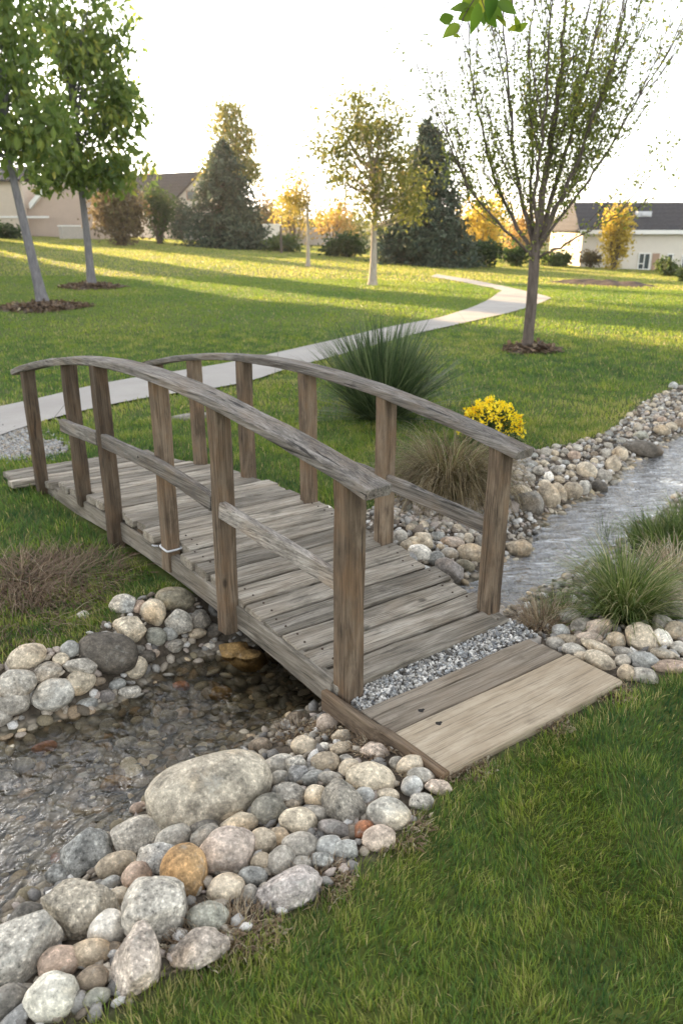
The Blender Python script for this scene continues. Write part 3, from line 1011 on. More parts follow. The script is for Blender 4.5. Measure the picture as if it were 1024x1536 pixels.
NEAR = [
 (18, 1436, 150, 100, 20, 'b', 'lgrey', 'big grey lichen-spotted boulder cut off by the left edge of the photo', 'boulder'),
 (40, 1374, 54, 40, 0, 'r', 'dgrey', 'dark wet grey-brown stone in the water behind the left-edge boulder', 'stone'),
 (130, 1283, 78, 72, 10, 'b', 'blue', 'blue-grey boulder at the water edge above the big mottled block', 'boulder'),
 (89, 1313, 30, 42, 60, 'a', 'blue', 'narrow blue-grey stone leaning on the left of the blue-grey boulder', 'stone'),
 (122, 1366, 94, 116, 80, 'b', (.33, .30, .25), 'large blocky mottled grey-tan boulder left of the white round stone', 'boulder'),
 (175, 1299, 62, 40, 4, 'r', 'tan', 'smooth oblong grey-tan stone above the mottled block', 'stone'),
 (167, 1325, 38, 22, 0, 'f', 'blue', 'small flat blue-grey stone tucked under the oblong tan stone', 'stone'),
 (206, 1316, 46, 44, 35, 'r', 'pink', 'pinkish rounded stone right of the oblong tan stone', 'stone'),
 (209, 1339, 42, 36, 20, 'a', 'grey', 'small grey stone under the pinkish stone', 'stone'),
 (178, 1347, 31, 36, 90, 'r', 'ltan', 'small grey stone with a rusty spot above the white round stone', 'stone'),
 (164, 1394, 57, 64, 90, 'r', 'white', 'smooth round white stone, whitest of the near bank', 'stone'),
 (234, 1366, 100, 104, 65, 'a', 'lgrey', 'large wedge-shaped light grey boulder right of the white round stone', 'boulder'),
 (90, 1446, 64, 52, -8, 'r', 'pink', 'rounded stone with orange and pink flanks behind the big white stone', 'stone'),
 (136, 1431, 65, 42, -10, 'r', 'tan', 'taupe oval stone below the round white stone', 'stone'),
 (139, 1470, 50, 40, 5, 'r', 'brown', 'brown rounded stone right of the big white stone', 'stone'),
 (78, 1496, 82, 70, 0, 'r', (.56, .54, .48), 'large smooth off-white stone at the bottom left corner', 'boulder'),
 (12, 1505, 64, 52, 0, 'r', 'dgrey', 'dark grey stone at the bottom left edge beside the off-white one', 'stone'),
 (22, 1530, 70, 26, 20, 'f', 'slate', 'flat slate-grey slab at the very bottom left corner', 'stone'),
 (207, 1450, 122, 78, 62, 'b', (.40, .35, .31), 'upright veined pink and grey granite slab against the lawn', 'boulder'),
 (144, 1497, 46, 28, 8, 'f', 'green', 'low green-grey stone at the lawn edge under the brown stone', 'stone'),
 (316, 1190, 190, 112, 10, 'r', (.33, .30, .25), 'huge domed speckled granite boulder at the water edge', 'boulder'),
 (358, 1142, 58, 36, -10, 'r', 'white', 'white stone peeping out behind the huge domed boulder', 'stone'),
 (341, 1216, 56, 48, 0, 'r', 'tan', 'grey-tan rounded stone in front of the huge domed boulder', 'stone'),
 (403, 1216, 54, 52, 0, 'r', (.23, .22, .19), 'dark speckled round stone right of the huge domed boulder', 'stone'),
 (340, 1278, 94, 74, 18, 'r', (.42, .36, .32), 'large pale pinkish granite boulder behind the orange stone', 'boulder'),
 (279, 1312, 90, 72, 105, 'e', 'orange', 'egg-shaped orange ochre stone standing in the near pile', 'boulder'),
 (339, 1335, 59, 48, 5, 'r', 'ltan', 'rounded grey-tan stone right of the orange stone', 'stone'),
 (208, 1254, 78, 58, 5, 'b', 'grey', 'grey granite boulder below left of the huge domed boulder', 'boulder'),
 (261, 1258, 60, 40, 22, 'r', 'lgrey', 'pale oval stone between the grey granite and the orange stone', 'stone'),
 (237, 1289, 68, 48, -5, 'a', 'lblue', 'bluish grey stone just left of the orange stone', 'stone'),
 (304, 1239, 48, 34, 10, 'r', 'dgrey', 'dark grey stone tucked under the huge domed boulder', 'stone'),
 (309, 1255, 48, 34, 22, 'r', 'grey', 'grey stone behind the pale pinkish granite boulder', 'stone'),
 (361, 1234, 64, 32, -2, 'f', 'cream', 'flat yellowish beige stone above the pale pinkish boulder', 'stone'),
 (394, 1262, 46, 40, -10, 'r', 'beige', 'beige stone right of the pale pinkish boulder', 'stone'),
 (392, 1294, 34, 31, 0, 'r', 'tan', 'small brownish stone under the beige stone', 'stone'),
 (422, 1292, 46, 42, 50, 'r', 'grey', 'peaked grey stone above the long boulder at the lawn', 'stone'),
 (379, 1315, 46, 30, -5, 'r', 'blue', 'small blue-grey stone right of the pale pinkish boulder foot', 'stone'),
 (374, 1341, 28, 28, 0, 'r', 'grey', 'small grey stone left of the long boulder at the lawn', 'stone'),
 (435, 1334, 102, 60, 12, 'b', (.36, .33, .32), 'long rough light grey boulder with pink underside against the lawn', 'boulder'),
 (312, 1378, 64, 50, -8, 'r', 'green', 'teal-grey smooth stone at the lawn under the orange stone', 'stone'),
 (447, 1233, 59, 45, -15, 'e', 'cream', 'smooth cream egg-shaped stone in the middle of the near pile', 'stone'),
 (420, 1256, 30, 32, 70, 'r', 'tan', 'small brown-grey stone left below the cream egg', 'stone'),
 (450, 1270, 58, 44, 0, 'r', 'grey', 'grey stone directly below the cream egg', 'stone'),
 (436, 1193, 50, 38, -12, 'a', 'grey', 'angular grey stone above the cream egg', 'stone'),
 (420, 1167, 30, 24, 0, 'r', 'lgrey', 'small pale stone right of the white peeping stone', 'stone'),
 (418, 1149, 50, 34, 12, 'r', 'lgrey', 'pale stone in the middle just behind the near pile edge', 'stone'),
 (444, 1150, 36, 36, 45, 'a', 'lgrey', 'pale blocky stone beside the brown round stone', 'stone'),
 (447, 1164, 32, 32, 0, 'a', 'slate', 'slate-blue stone under the pale blocky stone', 'stone'),
 (391, 1121, 37, 29, -5, 'r', 'brown', 'dark brown round stone at the water edge', 'stone'),
 (240, 1252, 24, 24, 0, 'r', 'blue', 'tiny bluish stone right of the grey granite boulder', 'stone'),
 (299, 1422, 92, 56, 8, 'a', (.30, .265, .235), 'low grey stone overgrown with dry moss at the lawn', 'stone'),
 (441, 1079, 32, 23, 25, 'r', 'brown', 'brown oval stone under the beam of the bridge', 'stone'),
 (491, 1086, 35, 33, 20, 'r', 'lpink', 'pinkish beige round stone beside the side board', 'stone'),
 (457, 1120, 43, 34, -5, 'r', 'ltan', 'pale round stone near the water below the bridge', 'stone'),
 (513, 1106, 33, 24, 5, 'a', 'tan', 'upper tan stone of two stacked by the side board', 'stone'),
 (512, 1123, 36, 22, 0, 'a', 'tan', 'lower tan stone of two stacked by the side board', 'stone'),
 (487, 1120, 14, 17, 60, 'r', 'white', 'tiny white pebble between the pale round and the tan stones', 'stone'),
 (488, 1144, 45, 33, 0, 'r', 'tan', 'tan oval stone below the two stacked tan stones', 'stone'),
 (519, 1141, 22, 20, 0, 'a', 'lgrey', 'small grey stone right of the tan oval stone', 'stone'),
 (556, 1168, 76, 50, -6, 'r', 'cream', 'large smooth cream stone in front of the landing', 'boulder'),
 (524, 1154, 34, 32, 30, 'r', 'beige', 'beige stone half behind the large cream stone', 'stone'),
 (471, 1167, 40, 24, 5, 'r', 'blue', 'flat blue-grey stone left of the large cream stone', 'stone'),
 (496, 1169, 40, 24, -12, 'r', 'grey', 'flat grey stone just left of the large cream stone', 'stone'),
 (474, 1195, 36, 37, 90, 'r', 'cream', 'warm cream stone left of the dark angular boulder', 'stone'),
 (515, 1208, 78, 58, -48, 'b', (.22, .205, .18), 'dark angular boulder in the middle of the near pile', 'boulder'),
 (548, 1194, 32, 28, -10, 'r', 'lblue', 'bluish white stone right of the dark angular boulder', 'stone'),
 (581, 1193, 37, 22, 0, 'r', 'ltan', 'small grey-tan stone below the large cream stone', 'stone'),
 (583, 1222, 69, 52, -5, 'r', (.37, .36, .33), 'large speckled grey stone nearest the lawn corner', 'boulder'),
 (545, 1245, 34, 29, 30, 'r', 'rust', 'small rust-red stone, reddest of the near pile', 'stone'),
 (568, 1258, 52, 40, 15, 'r', 'lpink', 'pinkish tan stone at the lawn beside the rust-red stone', 'stone'),
 (503, 1244, 55, 27, -14, 'r', 'mauve', 'flat elongated dark grey stone left of the rust-red stone', 'stone'),
 (471, 1221, 46, 26, -5, 'r', 'grey', 'grey stone between the cream egg and the dark boulder', 'stone'),
 (494, 1271, 41, 35, 5, 'r', 'lblue', 'bluish pale stone below the flat elongated stone', 'stone'),
 (520, 1276, 34, 32, 0, 'a', 'blue', 'speckled grey stone half buried at the lawn edge', 'stone'),
 (617, 1179, 30, 34, 110, 'r', 'lblue', 'blue-grey upright stone of the pair near the landing corner', 'stone'),
 (631, 1165, 43, 28, -5, 'r', 'lgrey', 'light grey stone of the pair near the landing corner', 'stone'),
 (616, 1148, 47, 31, 22, 'r', 'beige', 'beige-grey stone against the landing edge', 'stone'),
 (657, 1181, 42, 24, -5, 'a', 'lpink', 'pinkish flat stone touching the lawn by the landing corner', 'stone'),
 (632, 1203, 38, 28, 0, 'a', 'lgrey', 'small grey stone half sunk in grass right of the speckled one', 'stone'),
 (596, 1145, 21, 26, 80, 'r', 'grey', 'small grey stone left of the beige-grey stone', 'stone'),
 (592, 1123, 17, 17, 0, 'r', 'white', 'small whitish pebble close under the side board', 'stone'),
 (562, 1127, 46, 28, -8, 'a', 'lpink', 'crumbly pale stone close under the side board', 'stone'),
 (438, 1208, 26, 20, 0, 'r', 'grey', 'small grey stone between the dark speckled and cream stones', 'stone'),
 (470, 1103, 15, 13, 0, 'r', 'lgrey', 'tiny pale stone above the pale round stone', 'stone'),
 (454, 1297, 34, 26, 0, 'r', 'grey', 'small grey stone above the right end of the long boulder', 'stone'),
 (482, 1292, 38, 28, 5, 'a', 'blue', 'blue-grey stone at the lawn right of the long boulder', 'stone'),
 (330, 1305, 26, 22, 0, 'r', 'dgrey', 'small dark stone wedged between the orange and pinkish boulders', 'stone'),
 (172, 1425, 26, 24, 0, 'r', 'brown', 'small brown stone wedged below the wedge-shaped boulder', 'stone'),
 (118, 1500, 30, 26, 0, 'r', 'dgrey', 'small dark stone in the gap right of the off-white stone', 'stone'),
 (330, 1180 + 178, 30, 22, 0, 'r', 'grey', 'small grey stone under the grey-tan stone by the orange one', 'stone'),
]
for (px, py, w, h, rot, kd, col, lab, nm) in NEAR:
    stone(px, py, w, h, rot, kd, col, lab, NB, nm, .38 if h > 30 else .3, .8 if kd in 'ab' else .5)

FARL = [
 (40, 986, 60, 40, 14, 'r', 'ltan', 'pale tan oval stone under the grassy left bank', 'stone'),
 (26, 1026, 58, 46, 0, 'b', 'grey', 'rough grey rock above the round grey stone at the left edge', 'stone'),
 (21, 1052, 47, 42, 0, 'r', 'grey', 'round grey stone at the water by the left edge', 'stone'),
 (-2, 1077, 28, 40, 90, 'r', 'grey', 'grey stone cut off by the left edge at the water', 'stone'),
 (81, 1042, 65, 50, 10, 'r', (.47, .46, .43), 'pale stone with a bluish stain at the water of the far bank', 'stone'),
 (120, 1023, 48, 38, 16, 'r', 'cream', 'cream stone behind the bluish-stained stone', 'stone'),
 (69, 1009, 50, 32, 5, 'a', 'grey', 'mottled grey stone under the pale tan oval stone', 'stone'),
 (121, 1001, 52, 32, -18, 'a', 'grey', 'grey slab left of the large dark boulder', 'stone'),
 (92, 989, 25, 21, 0, 'r', 'cream', 'little round cream stone left of the large dark boulder', 'stone'),
 (106, 974, 28, 30, 90, 'r', 'blue', 'blue-grey stone at the grass left of the large dark boulder', 'stone'),
 (162, 980, 90, 64, -20, 'r', 'dark', 'large smooth dark brown-grey boulder on the far left bank', 'boulder'),
 (204, 1002, 37, 32, 35, 'r', 'cream', 'cream oval stone right below the large dark boulder', 'stone'),
 (194, 944, 52, 42, -18, 'a', 'cream', 'pale peaked stone above the large dark boulder', 'stone'),
 (184, 907, 40, 32, 0, 'a', 'lblue', 'bluish stone half hidden by the grass', 'stone'),
 (209, 911, 25, 20, 45, 'r', 'pink', 'small pinkish grey stone beside the upright cream stone', 'stone'),
 (231, 920, 44, 38, 100, 'e', 'cream', 'upright cream stone on the far left bank', 'stone'),
 (263, 899, 60, 38, -10, 'r', 'olive', 'wide olive-grey stone close to the bridge beam', 'stone'),
 (234, 955, 34, 28, -15, 'r', 'green', 'greenish grey stone under the upright cream stone', 'stone'),
 (254, 951, 27, 22, -10, 'r', 'blue', 'small blue-grey stone under the wide olive stone', 'stone'),
 (270, 935, 42, 38, -40, 'a', 'lgrey', 'angular light grey stone under the wide olive stone', 'stone'),
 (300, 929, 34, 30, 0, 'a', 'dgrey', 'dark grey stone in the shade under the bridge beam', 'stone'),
 (296, 950, 28, 17, 5, 'r', 'tan', 'small tan stone near the bottom of the hanging post', 'stone'),
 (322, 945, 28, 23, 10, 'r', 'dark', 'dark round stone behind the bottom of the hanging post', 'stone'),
 (263, 969, 28, 21, 0, 'a', 'grey', 'small grey stone at the water under the angular light stone', 'stone'),
 (314, 970, 19, 12, 0, 'r', 'white', 'tiny white stone at the water under the bridge', 'stone'),
 (232, 980, 17, 14, 10, 'r', 'lpink', 'tiny pinkish stone right of the large dark boulder', 'stone'),
 (175, 1027, 30, 17, 10, 'r', 'blue', 'wet blue-grey stone below the large dark boulder', 'stone'),
 (195, 1039, 34, 21, -8, 'a', 'lgrey', 'grey stone standing in the water below the large dark boulder', 'stone'),
 (161, 1045, 21, 25, 70, 'r', 'mauve', 'mauve stone at the water below the large dark boulder', 'stone'),
 (124, 923, 20, 15, 0, 'a', 'white', 'white chip of stone in the grass of the left bank', 'stone'),
 (218, 985, 32, 20, 0, 'r', 'dark', 'dark wet stone right of the large dark boulder', 'stone'),
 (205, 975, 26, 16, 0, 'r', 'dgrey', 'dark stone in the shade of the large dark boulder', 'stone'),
 (148, 1022, 22, 14, 0, 'r', 'brown', 'small brown stone between cream stone and dark boulder', 'stone'),
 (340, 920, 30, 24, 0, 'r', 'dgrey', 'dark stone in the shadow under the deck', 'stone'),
]
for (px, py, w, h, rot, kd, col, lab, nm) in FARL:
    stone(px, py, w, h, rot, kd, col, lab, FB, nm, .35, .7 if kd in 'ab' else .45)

INST = [
 (174, 1176, 46, 27, -8, 'a', 'orange', 'orange stone standing out of the shallow pool', .25),
 (36, 1149, 32, 26, -20, 'a', 'lgrey', 'grey-white stone at the left of the pool', .3),
 (3, 1171, 32, 50, 90, 'r', 'grey', 'grey stone in the pool cut off by the left edge', .35),
 (352, 978, 44, 30, 5, 'a', 'gold', 'golden brown stone in the dark water under the beam', .3),
 (372, 992, 60, 38, -10, 'r', 'gold', 'large amber stone under water beneath the beam', -.2),
 (330, 1042, 40, 26, 0, 'r', 'gold', 'golden stone glinting under the pool surface', -.35),
 (396, 1084, 48, 44, 40, 'r', 'tan', 'submerged brown-grey boulder near the brown round stone', -.65),
 (67, 1122, 38, 20, 0, 'r', 'rust', 'dark red-brown stone just under the pool surface', -.1),
 (32, 1229, 16, 10, 0, 'r', 'orange', 'small bright orange stone in the pool', .2),
 (85, 1288, 17, 18, 50, 'a', 'rust', 'red-brown chip in the water by the blue-grey boulder', .3),
 (208, 1212, 28, 17, 5, 'r', 'pink', 'pinkish stone in the pool left of the huge domed boulder', 0),
 (130, 1058, 38, 22, 0, 'f', 'blue', 'submerged flat stone below the cream stone', -.3),
 (40, 1192, 26, 18, 10, 'r', 'pink', 'pale pinkish stone under water at the left', -.2),
 (300, 1128, 30, 18, 0, 'r', 'slate', 'bluish dark stone under water left of the white peeping stone', -.2),
 (122, 1145, 40, 22, 10, 'r', 'dark', 'dark stone on the pool bed above the orange stone', -.3),
 (250, 1075, 36, 20, 0, 'r', 'olive', 'olive stone on the pool bed in mid stream', -.3),
 (190, 1115, 34, 20, 0, 'r', 'lgrey', 'pale stone on the pool bed in mid stream', -.3),
 (66, 1240, 30, 18, 0, 'r', 'tan', 'tan stone on the pool bed near the left edge', -.3),
 (270, 1030, 30, 17, 0, 'r', 'rust', 'brown stone on the pool bed toward the bridge', -.3),
 (350, 1065, 40, 24, 0, 'r', 'olive', 'mossy stone on the pool bed by the beam', -.3),
]
for (px, py, w, h, rot, kd, col, lab, lf) in INST:
    stone(px, py, w, h, rot, kd, col, lab, ST, 'stone', lf, .4)

CEN = [
 (629, 831, 38, 30, -10, 'r', 'white', 'white stone at the deck edge beyond the right rail'),
 (611, 838, 30, 22, 0, 'r', 'slate', 'dark blue stone beside the white stone at the deck edge'),
 (654, 838, 24, 27, 90, 'r', 'blue', 'blue-grey stone right of the white deck-edge stone'),
 (674, 831, 28, 20, -5, 'r', 'grey', 'grey stone left of the large brownish stone by the deck'),
 (706, 831, 44, 33, -5, 'r', 'tan', 'large brownish smooth stone at the stream left of the right end post'),
 (678, 814, 38, 19, -4, 'r', 'lpink', 'flat pinkish white stone above the grey ones by the deck'),
 (636, 812, 36, 26, -55, 'a', 'beige', 'leaning tan stone behind the white deck-edge stone'),
 (600, 807, 24, 26, 0, 'r', 'lgrey', 'pale stone right of the second right post'),
 (609, 819, 20, 20, 0, 'r', 'beige', 'small beige stone left of the white deck-edge stone'),
 (622, 814, 26, 20, 0, 'r', 'cream', 'small cream stone left of the leaning tan stone'),
 (673, 857, 50, 34, -28, 'a', 'mauve', 'grey-brown wedge stone dipping into the stream by the deck'),
 (697, 849, 30, 20, -15, 'r', 'olive', 'half sunk olive stone right of the wedge stone'),
 (726, 815, 32, 28, 0, 'r', 'dgrey', 'dark stone just left of the right end post'),
 (776, 823, 30, 42, 90, 'a', 'tan', 'tan blocky stone in the stream behind the right end post'),
 (640, 856, 34, 14, -20, 'f', 'lblue', 'pale flat stone poking from under the deck planks'),
 (597, 826, 16, 15, 0, 'r', 'cream', 'tiny cream stone at the foot of the second right post'),
 (660, 821, 14, 12, 0, 'r', 'tan', 'tiny tan stone under the flat pinkish stone'),
 (702, 808, 18, 18, 0, 'r', 'ltan', 'small pale stone above the large brownish stone'),
 (656, 806, 22, 17, 0, 'a', 'blue', 'small blue-grey stone right of the leaning tan stone'),
 (707, 798, 11, 13, 0, 'r', 'lgrey', 'tiny grey stone high behind the large brownish stone'),
 (685, 793, 16, 15, 0, 'r', 'beige', 'tiny beige stone under the sloping middle rail'),
 (672, 790, 18, 15, 0, 'a', 'grey', 'tiny grey stone under the sloping middle rail'),
 (635, 789, 16, 16, 0, 'r', 'beige', 'tiny tan stone up the bank behind the leaning tan stone'),
 (618, 792, 20, 14, 0, 'r', 'ltan', 'tiny pale stone up the bank right of the second post'),
 (679, 744, 22, 14, -10, 'r', 'blue', 'bluish stone in front of the tan arching grass'),
 (669, 743, 16, 10, 0, 'r', 'grey', 'little grey stone left of the bluish one under the arching grass'),
 (490, 769, 22, 22, -35, 'r', 'white', 'white stone against the foot of the third right post'),
 (690, 806, 15, 14, 0, 'r', 'grey', 'tiny grey stone between flat pinkish and large brownish stones'),
 (728, 785, 24, 18, 0, 'r', 'ltan', 'tan stone behind the right end post below the rail'),
 (735, 765, 22, 24, 60, 'r', 'beige', 'beige stone half hidden behind the right end post'),
]
for (px, py, w, h, rot, kd, col, lab) in CEN:
    stone(px, py, w, h, rot, kd, col, lab, CB, 'stone', .35, .4)

UPS = [
 (793, 757, 44, 40, 10, 'a', 'dgrey', 'dark grey-tan boulder at the water right of the end post', 'boulder'),
 (780, 739, 36, 24, -5, 'r', 'ltan', 'tan stone on top of the dark boulder by the end post', 'stone'),
 (809, 747, 20, 22, 60, 'r', 'beige', 'small beige stone right of the dark boulder', 'stone'),
 (822, 745, 46, 34, -65, 'r', 'tan', 'upright tan boulder at the water right of the dark boulder', 'stone'),
 (838, 741, 36, 22, -65, 'r', 'tan', 'narrow tan stone leaning beside the upright tan boulder', 'stone'),
 (858, 738, 30, 32, 0, 'r', 'tan', 'squarish tan stone in the middle of the waterline row', 'stone'),
 (875, 733, 26, 22, 90, 'a', 'lgrey', 'pale squarish stone between tan and dark waterline stones', 'stone'),
 (897, 731, 28, 22, -20, 'r', 'dark', 'dark wet stone ending the waterline row', 'stone'),
 (904, 715, 27, 22, -15, 'r', 'grey', 'grey stone above the dark wet waterline stone', 'stone'),
 (880, 707, 34, 26, -35, 'r', 'ltan', 'long beige stone lying across the bank', 'stone'),
 (918, 698, 32, 24, 65, 'a', 'tan', 'tan-grey stone below the round stone by the flat boulder', 'stone'),
 (929, 681, 24, 24, 0, 'r', 'ltan', 'round tan stone touching the long flat boulder', 'stone'),
 (963, 674, 60, 27, -4, 'r', 'dark', 'long flat dark boulder lying in the rushing water', 'boulder'),
 (822, 716, 16, 18, 0, 'r', 'white', 'white stone on the bank above the upright tan boulder', 'stone'),
 (816, 728, 20, 18, 0, 'r', 'cream', 'cream stone on the bank under the white stone', 'stone'),
 (860, 685, 20, 18, 0, 'a', 'pink', 'orange-pink stone at the top of the bank', 'stone'),
 (1009, 579, 14, 13, 0, 'r', 'lblue', 'white-blue stone at the far top of the bank by the lawn', 'stone'),
 (992, 631, 13, 13, 0, 'r', 'pink', 'pink stone on the bank above the far waterline', 'stone'),
 (992, 646, 26, 19, -10, 'r', 'tan', 'tan stone at the far waterline behind the long flat boulder', 'stone'),
 (1006, 641, 18, 16, -20, 'r', 'beige', 'beige stone at the far waterline near the right edge', 'stone'),
 (1019, 637, 22, 16, 0, 'r', 'brown', 'brown stone at the far waterline on the right edge', 'stone'),
 (960, 654, 24, 16, 0, 'a', 'green', 'grey-green stone behind the long flat boulder', 'stone'),
]
for (px, py, w, h, rot, kd, col, lab, nm) in UPS:
    stone(px, py, w, h, rot, kd, col, lab, UB, nm, .4, .4)

PIL = [
 (855, 928, 36, 33, -10, 'r', 'blue', 'blue-grey round stone under the green grass tuft'),
 (870, 940, 35, 26, 32, 'r', 'grey', 'dark grey stone right of the blue-grey round stone'),
 (840, 949, 28, 26, -20, 'r', 'lblue', 'pale bluish stone left of the dark grey stone'),
 (897, 943, 42, 36, 55, 'a', 'lpink', 'pinkish cone-shaped stone at the foot of the green tuft'),
 (923, 961, 28, 30, 90, 'r', 'ltan', 'tan-grey stone between the pink cone and the large tan stone'),
 (960, 957, 51, 46, -30, 'a', 'ltan', 'large tan stone, biggest of the pile beside the landing'),
 (993, 960, 36, 26, -50, 'r', 'white', 'white stone right of the large tan stone'),
 (1018, 973, 26, 24, 0, 'r', 'lgrey', 'pale grey stone at the right edge below the white one'),
 (1015, 948, 32, 38, 70, 'r', 'tan', 'grey-tan stone at the right edge above the pale grey one'),
 (995, 938, 38, 28, -35, 'r', 'grey', 'grey stone behind the white stone'),
 (966, 991, 50, 29, -8, 'a', 'lblue', 'white-grey oval stone below the large tan stone'),
 (996, 982, 42, 18, -5, 'r', 'ltan', 'flat tan stone right of the white-grey oval'),
 (934, 979, 36, 18, 0, 'r', 'grey', 'flat grey stone above the white-grey oval'),
 (933, 992, 25, 22, 20, 'r', 'lgrey', 'small grey stone left of the white-grey oval'),
 (899, 974, 62, 20, -20, 'r', 'beige', 'long thin tan stone above the landing corner'),
 (899, 992, 50, 29, -22, 'r', 'ltan', 'grey-tan oval stone at the landing edge'),
 (872, 985, 24, 16, 0, 'r', 'beige', 'small beige stone at the end of the brown landing boards'),
 (939, 1010, 28, 28, 30, 'r', 'tan', 'rounded tan stone at the lawn by the landing corner'),
 (965, 1014, 43, 26, -3, 'a', 'grey', 'rough grey stone at the lawn edge'),
 (1004, 1000, 56, 22, 12, 'a', 'pink', 'flat orange-pink slab at the lawn edge on the right'),
 (883, 957, 42, 20, 5, 'r', 'lpink', 'flat pinkish stone under the pink cone'),
 (850, 961, 36, 20, 0, 'r', 'tan', 'brown-grey flat stone under the dark grey one'),
 (833, 967, 30, 24, -20, 'r', 'grey', 'grey stone at the end of the gravel strip'),
 (861, 976, 38, 22, -10, 'r', 'lgrey', 'pale grey stone beside the landing board ends'),
 (1014, 890, 56, 38, -5, 'f', 'tan', 'big flat tan rock behind the green tuft at the right edge'),
 (1018, 918, 40, 28, -30, 'r', 'grey', 'grey stone below the big flat rock at the right edge'),
]
for (px, py, w, h, rot, kd, col, lab) in PIL:
    stone(px, py, w, h, rot, kd, col, lab, PB, 'stone', .4, .45)

# the flat slab lying in the lawn beyond the bridge
stone(286, 628, 76, 17, 4, 'f', 'dgrey', 'long low grey slab lying in the lawn beyond the deck', None, 'stone', .1, .7)

# the many small stones of the upstream bank, each its own object
rgu = np.random.default_rng(21)
placed = [(p[0], p[1], max(p[2], p[3]) / 2) for p in UPS]
bank = np.array([(770, 680), (800, 676), (850, 664), (900, 650), (930, 632), (965, 602), (1005, 582), (1030, 578), (1030, 632), (990, 640), (955, 655), (935, 668), (915, 690), (895, 705), (870, 722), (800, 728), (775, 720)])
n_add = 0
tries = 0
while n_add < 88 and tries < 9000:
    tries += 1
    x, y = rgu.uniform(765, 1030), rgu.uniform(575, 730)
    if poly_sd([[x, y]], bank)[0] > -1:
        continue
    sz = (rgu.uniform(9, 19) * np.clip((y - 500) / 190, .55, 1.1))
    if any(math.hypot(x - a, (y - b) * 1.25) < (sz / 2 + c) * .80 for a, b, c in placed):
        continue
    placed.append((x, y, sz / 2))
    cc = rgu.choice(['grey', 'ltan', 'tan', 'lgrey', 'beige', 'lpink', 'blue', 'brown', 'cream', 'grey', 'ltan'])
    stone(x, y, sz, sz * rgu.uniform(.7, .95), rgu.uniform(-30, 30), rgu.choice(['r', 'r', 'a']), str(cc), 'small rounded grey to tan stone among many between the upstream water and the lawn', 'small stones of the upstream lawn bank', 'stone', .45, .45)
    n_add += 1

# ------------------------------------------------------------------ pebbles and gravel, uncountable
def pebbles(name, XY, sizes, zoff, cols, label, flat=.65, sub=1, ang=.0):
    V0, F0 = ico(sub)
    N = len(XY)
    rg = np.random.default_rng(len(XY))
    q = rg.normal(size=(N, 3))
    yaw = rg.uniform(0, 6.28, N)
    S = np.stack([rg.uniform(.75, 1.25, N), rg.uniform(.7, 1.1, N), rg.uniform(flat * .7, flat * 1.3, N)], 1)
    VV = V0[None] * (1 + ang * rg.normal(size=(N, len(V0), 1)))
    VV = VV * (S * sizes[:, None])[:, None]
    c, s_ = np.cos(yaw)[:, None], np.sin(yaw)[:, None]
    X = VV[..., 0] * c - VV[..., 1] * s_
    Y = VV[..., 0] * s_ + VV[..., 1] * c
    tx, ty = rg.normal(0, .35, (N, 1)), rg.normal(0, .35, (N, 1))
    Z = VV[..., 2] + tx * X + ty * Y
    z = terrain(XY[:, 0], XY[:, 1]) + zoff * sizes
    P = np.stack([X + XY[:, 0:1], Y + XY[:, 1:2], Z + z[:, None]], -1).reshape(-1, 3)
    Fi = (F0[None] + (np.arange(N) * len(V0))[:, None, None]).reshape(-1, 3)
    cc = np.repeat(cols, len(V0), 0)
    o = mesh_np(name, P, [Fi], M['pebble'], cols=cc, smooth=ang < .05)
    return tag(o, label, kind='stuff')


def pick_cols(n, keys, rg, jit=.2):
    base_ = np.array([COL[k] for k in keys])
    c = base_[rg.integers(0, len(keys), n)]
    return np.clip(c * rg.uniform(1 - jit, 1 + jit, (n, 1)), 0, 1)


rg = np.random.default_rng(5)


def near_xy(n, x0, x1, y0, y1):
    return np.stack([rg.uniform(x0, x1, n), rg.uniform(y0, y1, n)], 1)


XY = near_xy(60000, -2.6, 5.2, .9, 8.5)
a_, b_ = poly_sd(XY, RPOLY), poly_sd(XY, WPOLY)
onb = XY[(a_ < -.02) & (b_ > -.03) & (poly_sd(XY, np.array([bw(-.60, -.05)[:2], bw(-.60, .96)[:2], bw(.12, 1.0)[:2], bw(.12, -.05)[:2]])) > .03)]
onb = onb[rg.random(len(onb)) < .62][:9000]
pebbles('bank_pebbles', onb, np.minimum(rg.gamma(3.0, .0050, len(onb)) + .006, .024), .25, pick_cols(len(onb), ['grey', 'lgrey', 'tan', 'ltan', 'beige', 'brown', 'dgrey', 'lpink', 'white'], rg), 'small pebbles filling the gaps between the bank stones')
bed = XY[b_ < -.03]
bed = bed[rg.random(len(bed)) < .42][:7000]
pebbles('bed_pebbles', bed, np.minimum(rg.gamma(2.2, .0085, len(bed)) + .006, .036), -.15, pick_cols(len(bed), ['dgrey', 'olive', 'brown', 'grey', 'tan', 'dark', 'brown', 'mauve', 'lgrey', 'slate', 'olive'], rg, .4) * np.array([1.42, 1.30, 1.08]), 'pebbles on the bed of the shallow stream', .55, 2)


def in_strip(n, s0, s1, o0, o1):
    s_, o_ = rg.uniform(s0, s1, n), rg.uniform(o0, o1, n)
    return O2 + s_[:, None] * D + o_[:, None] * Pp


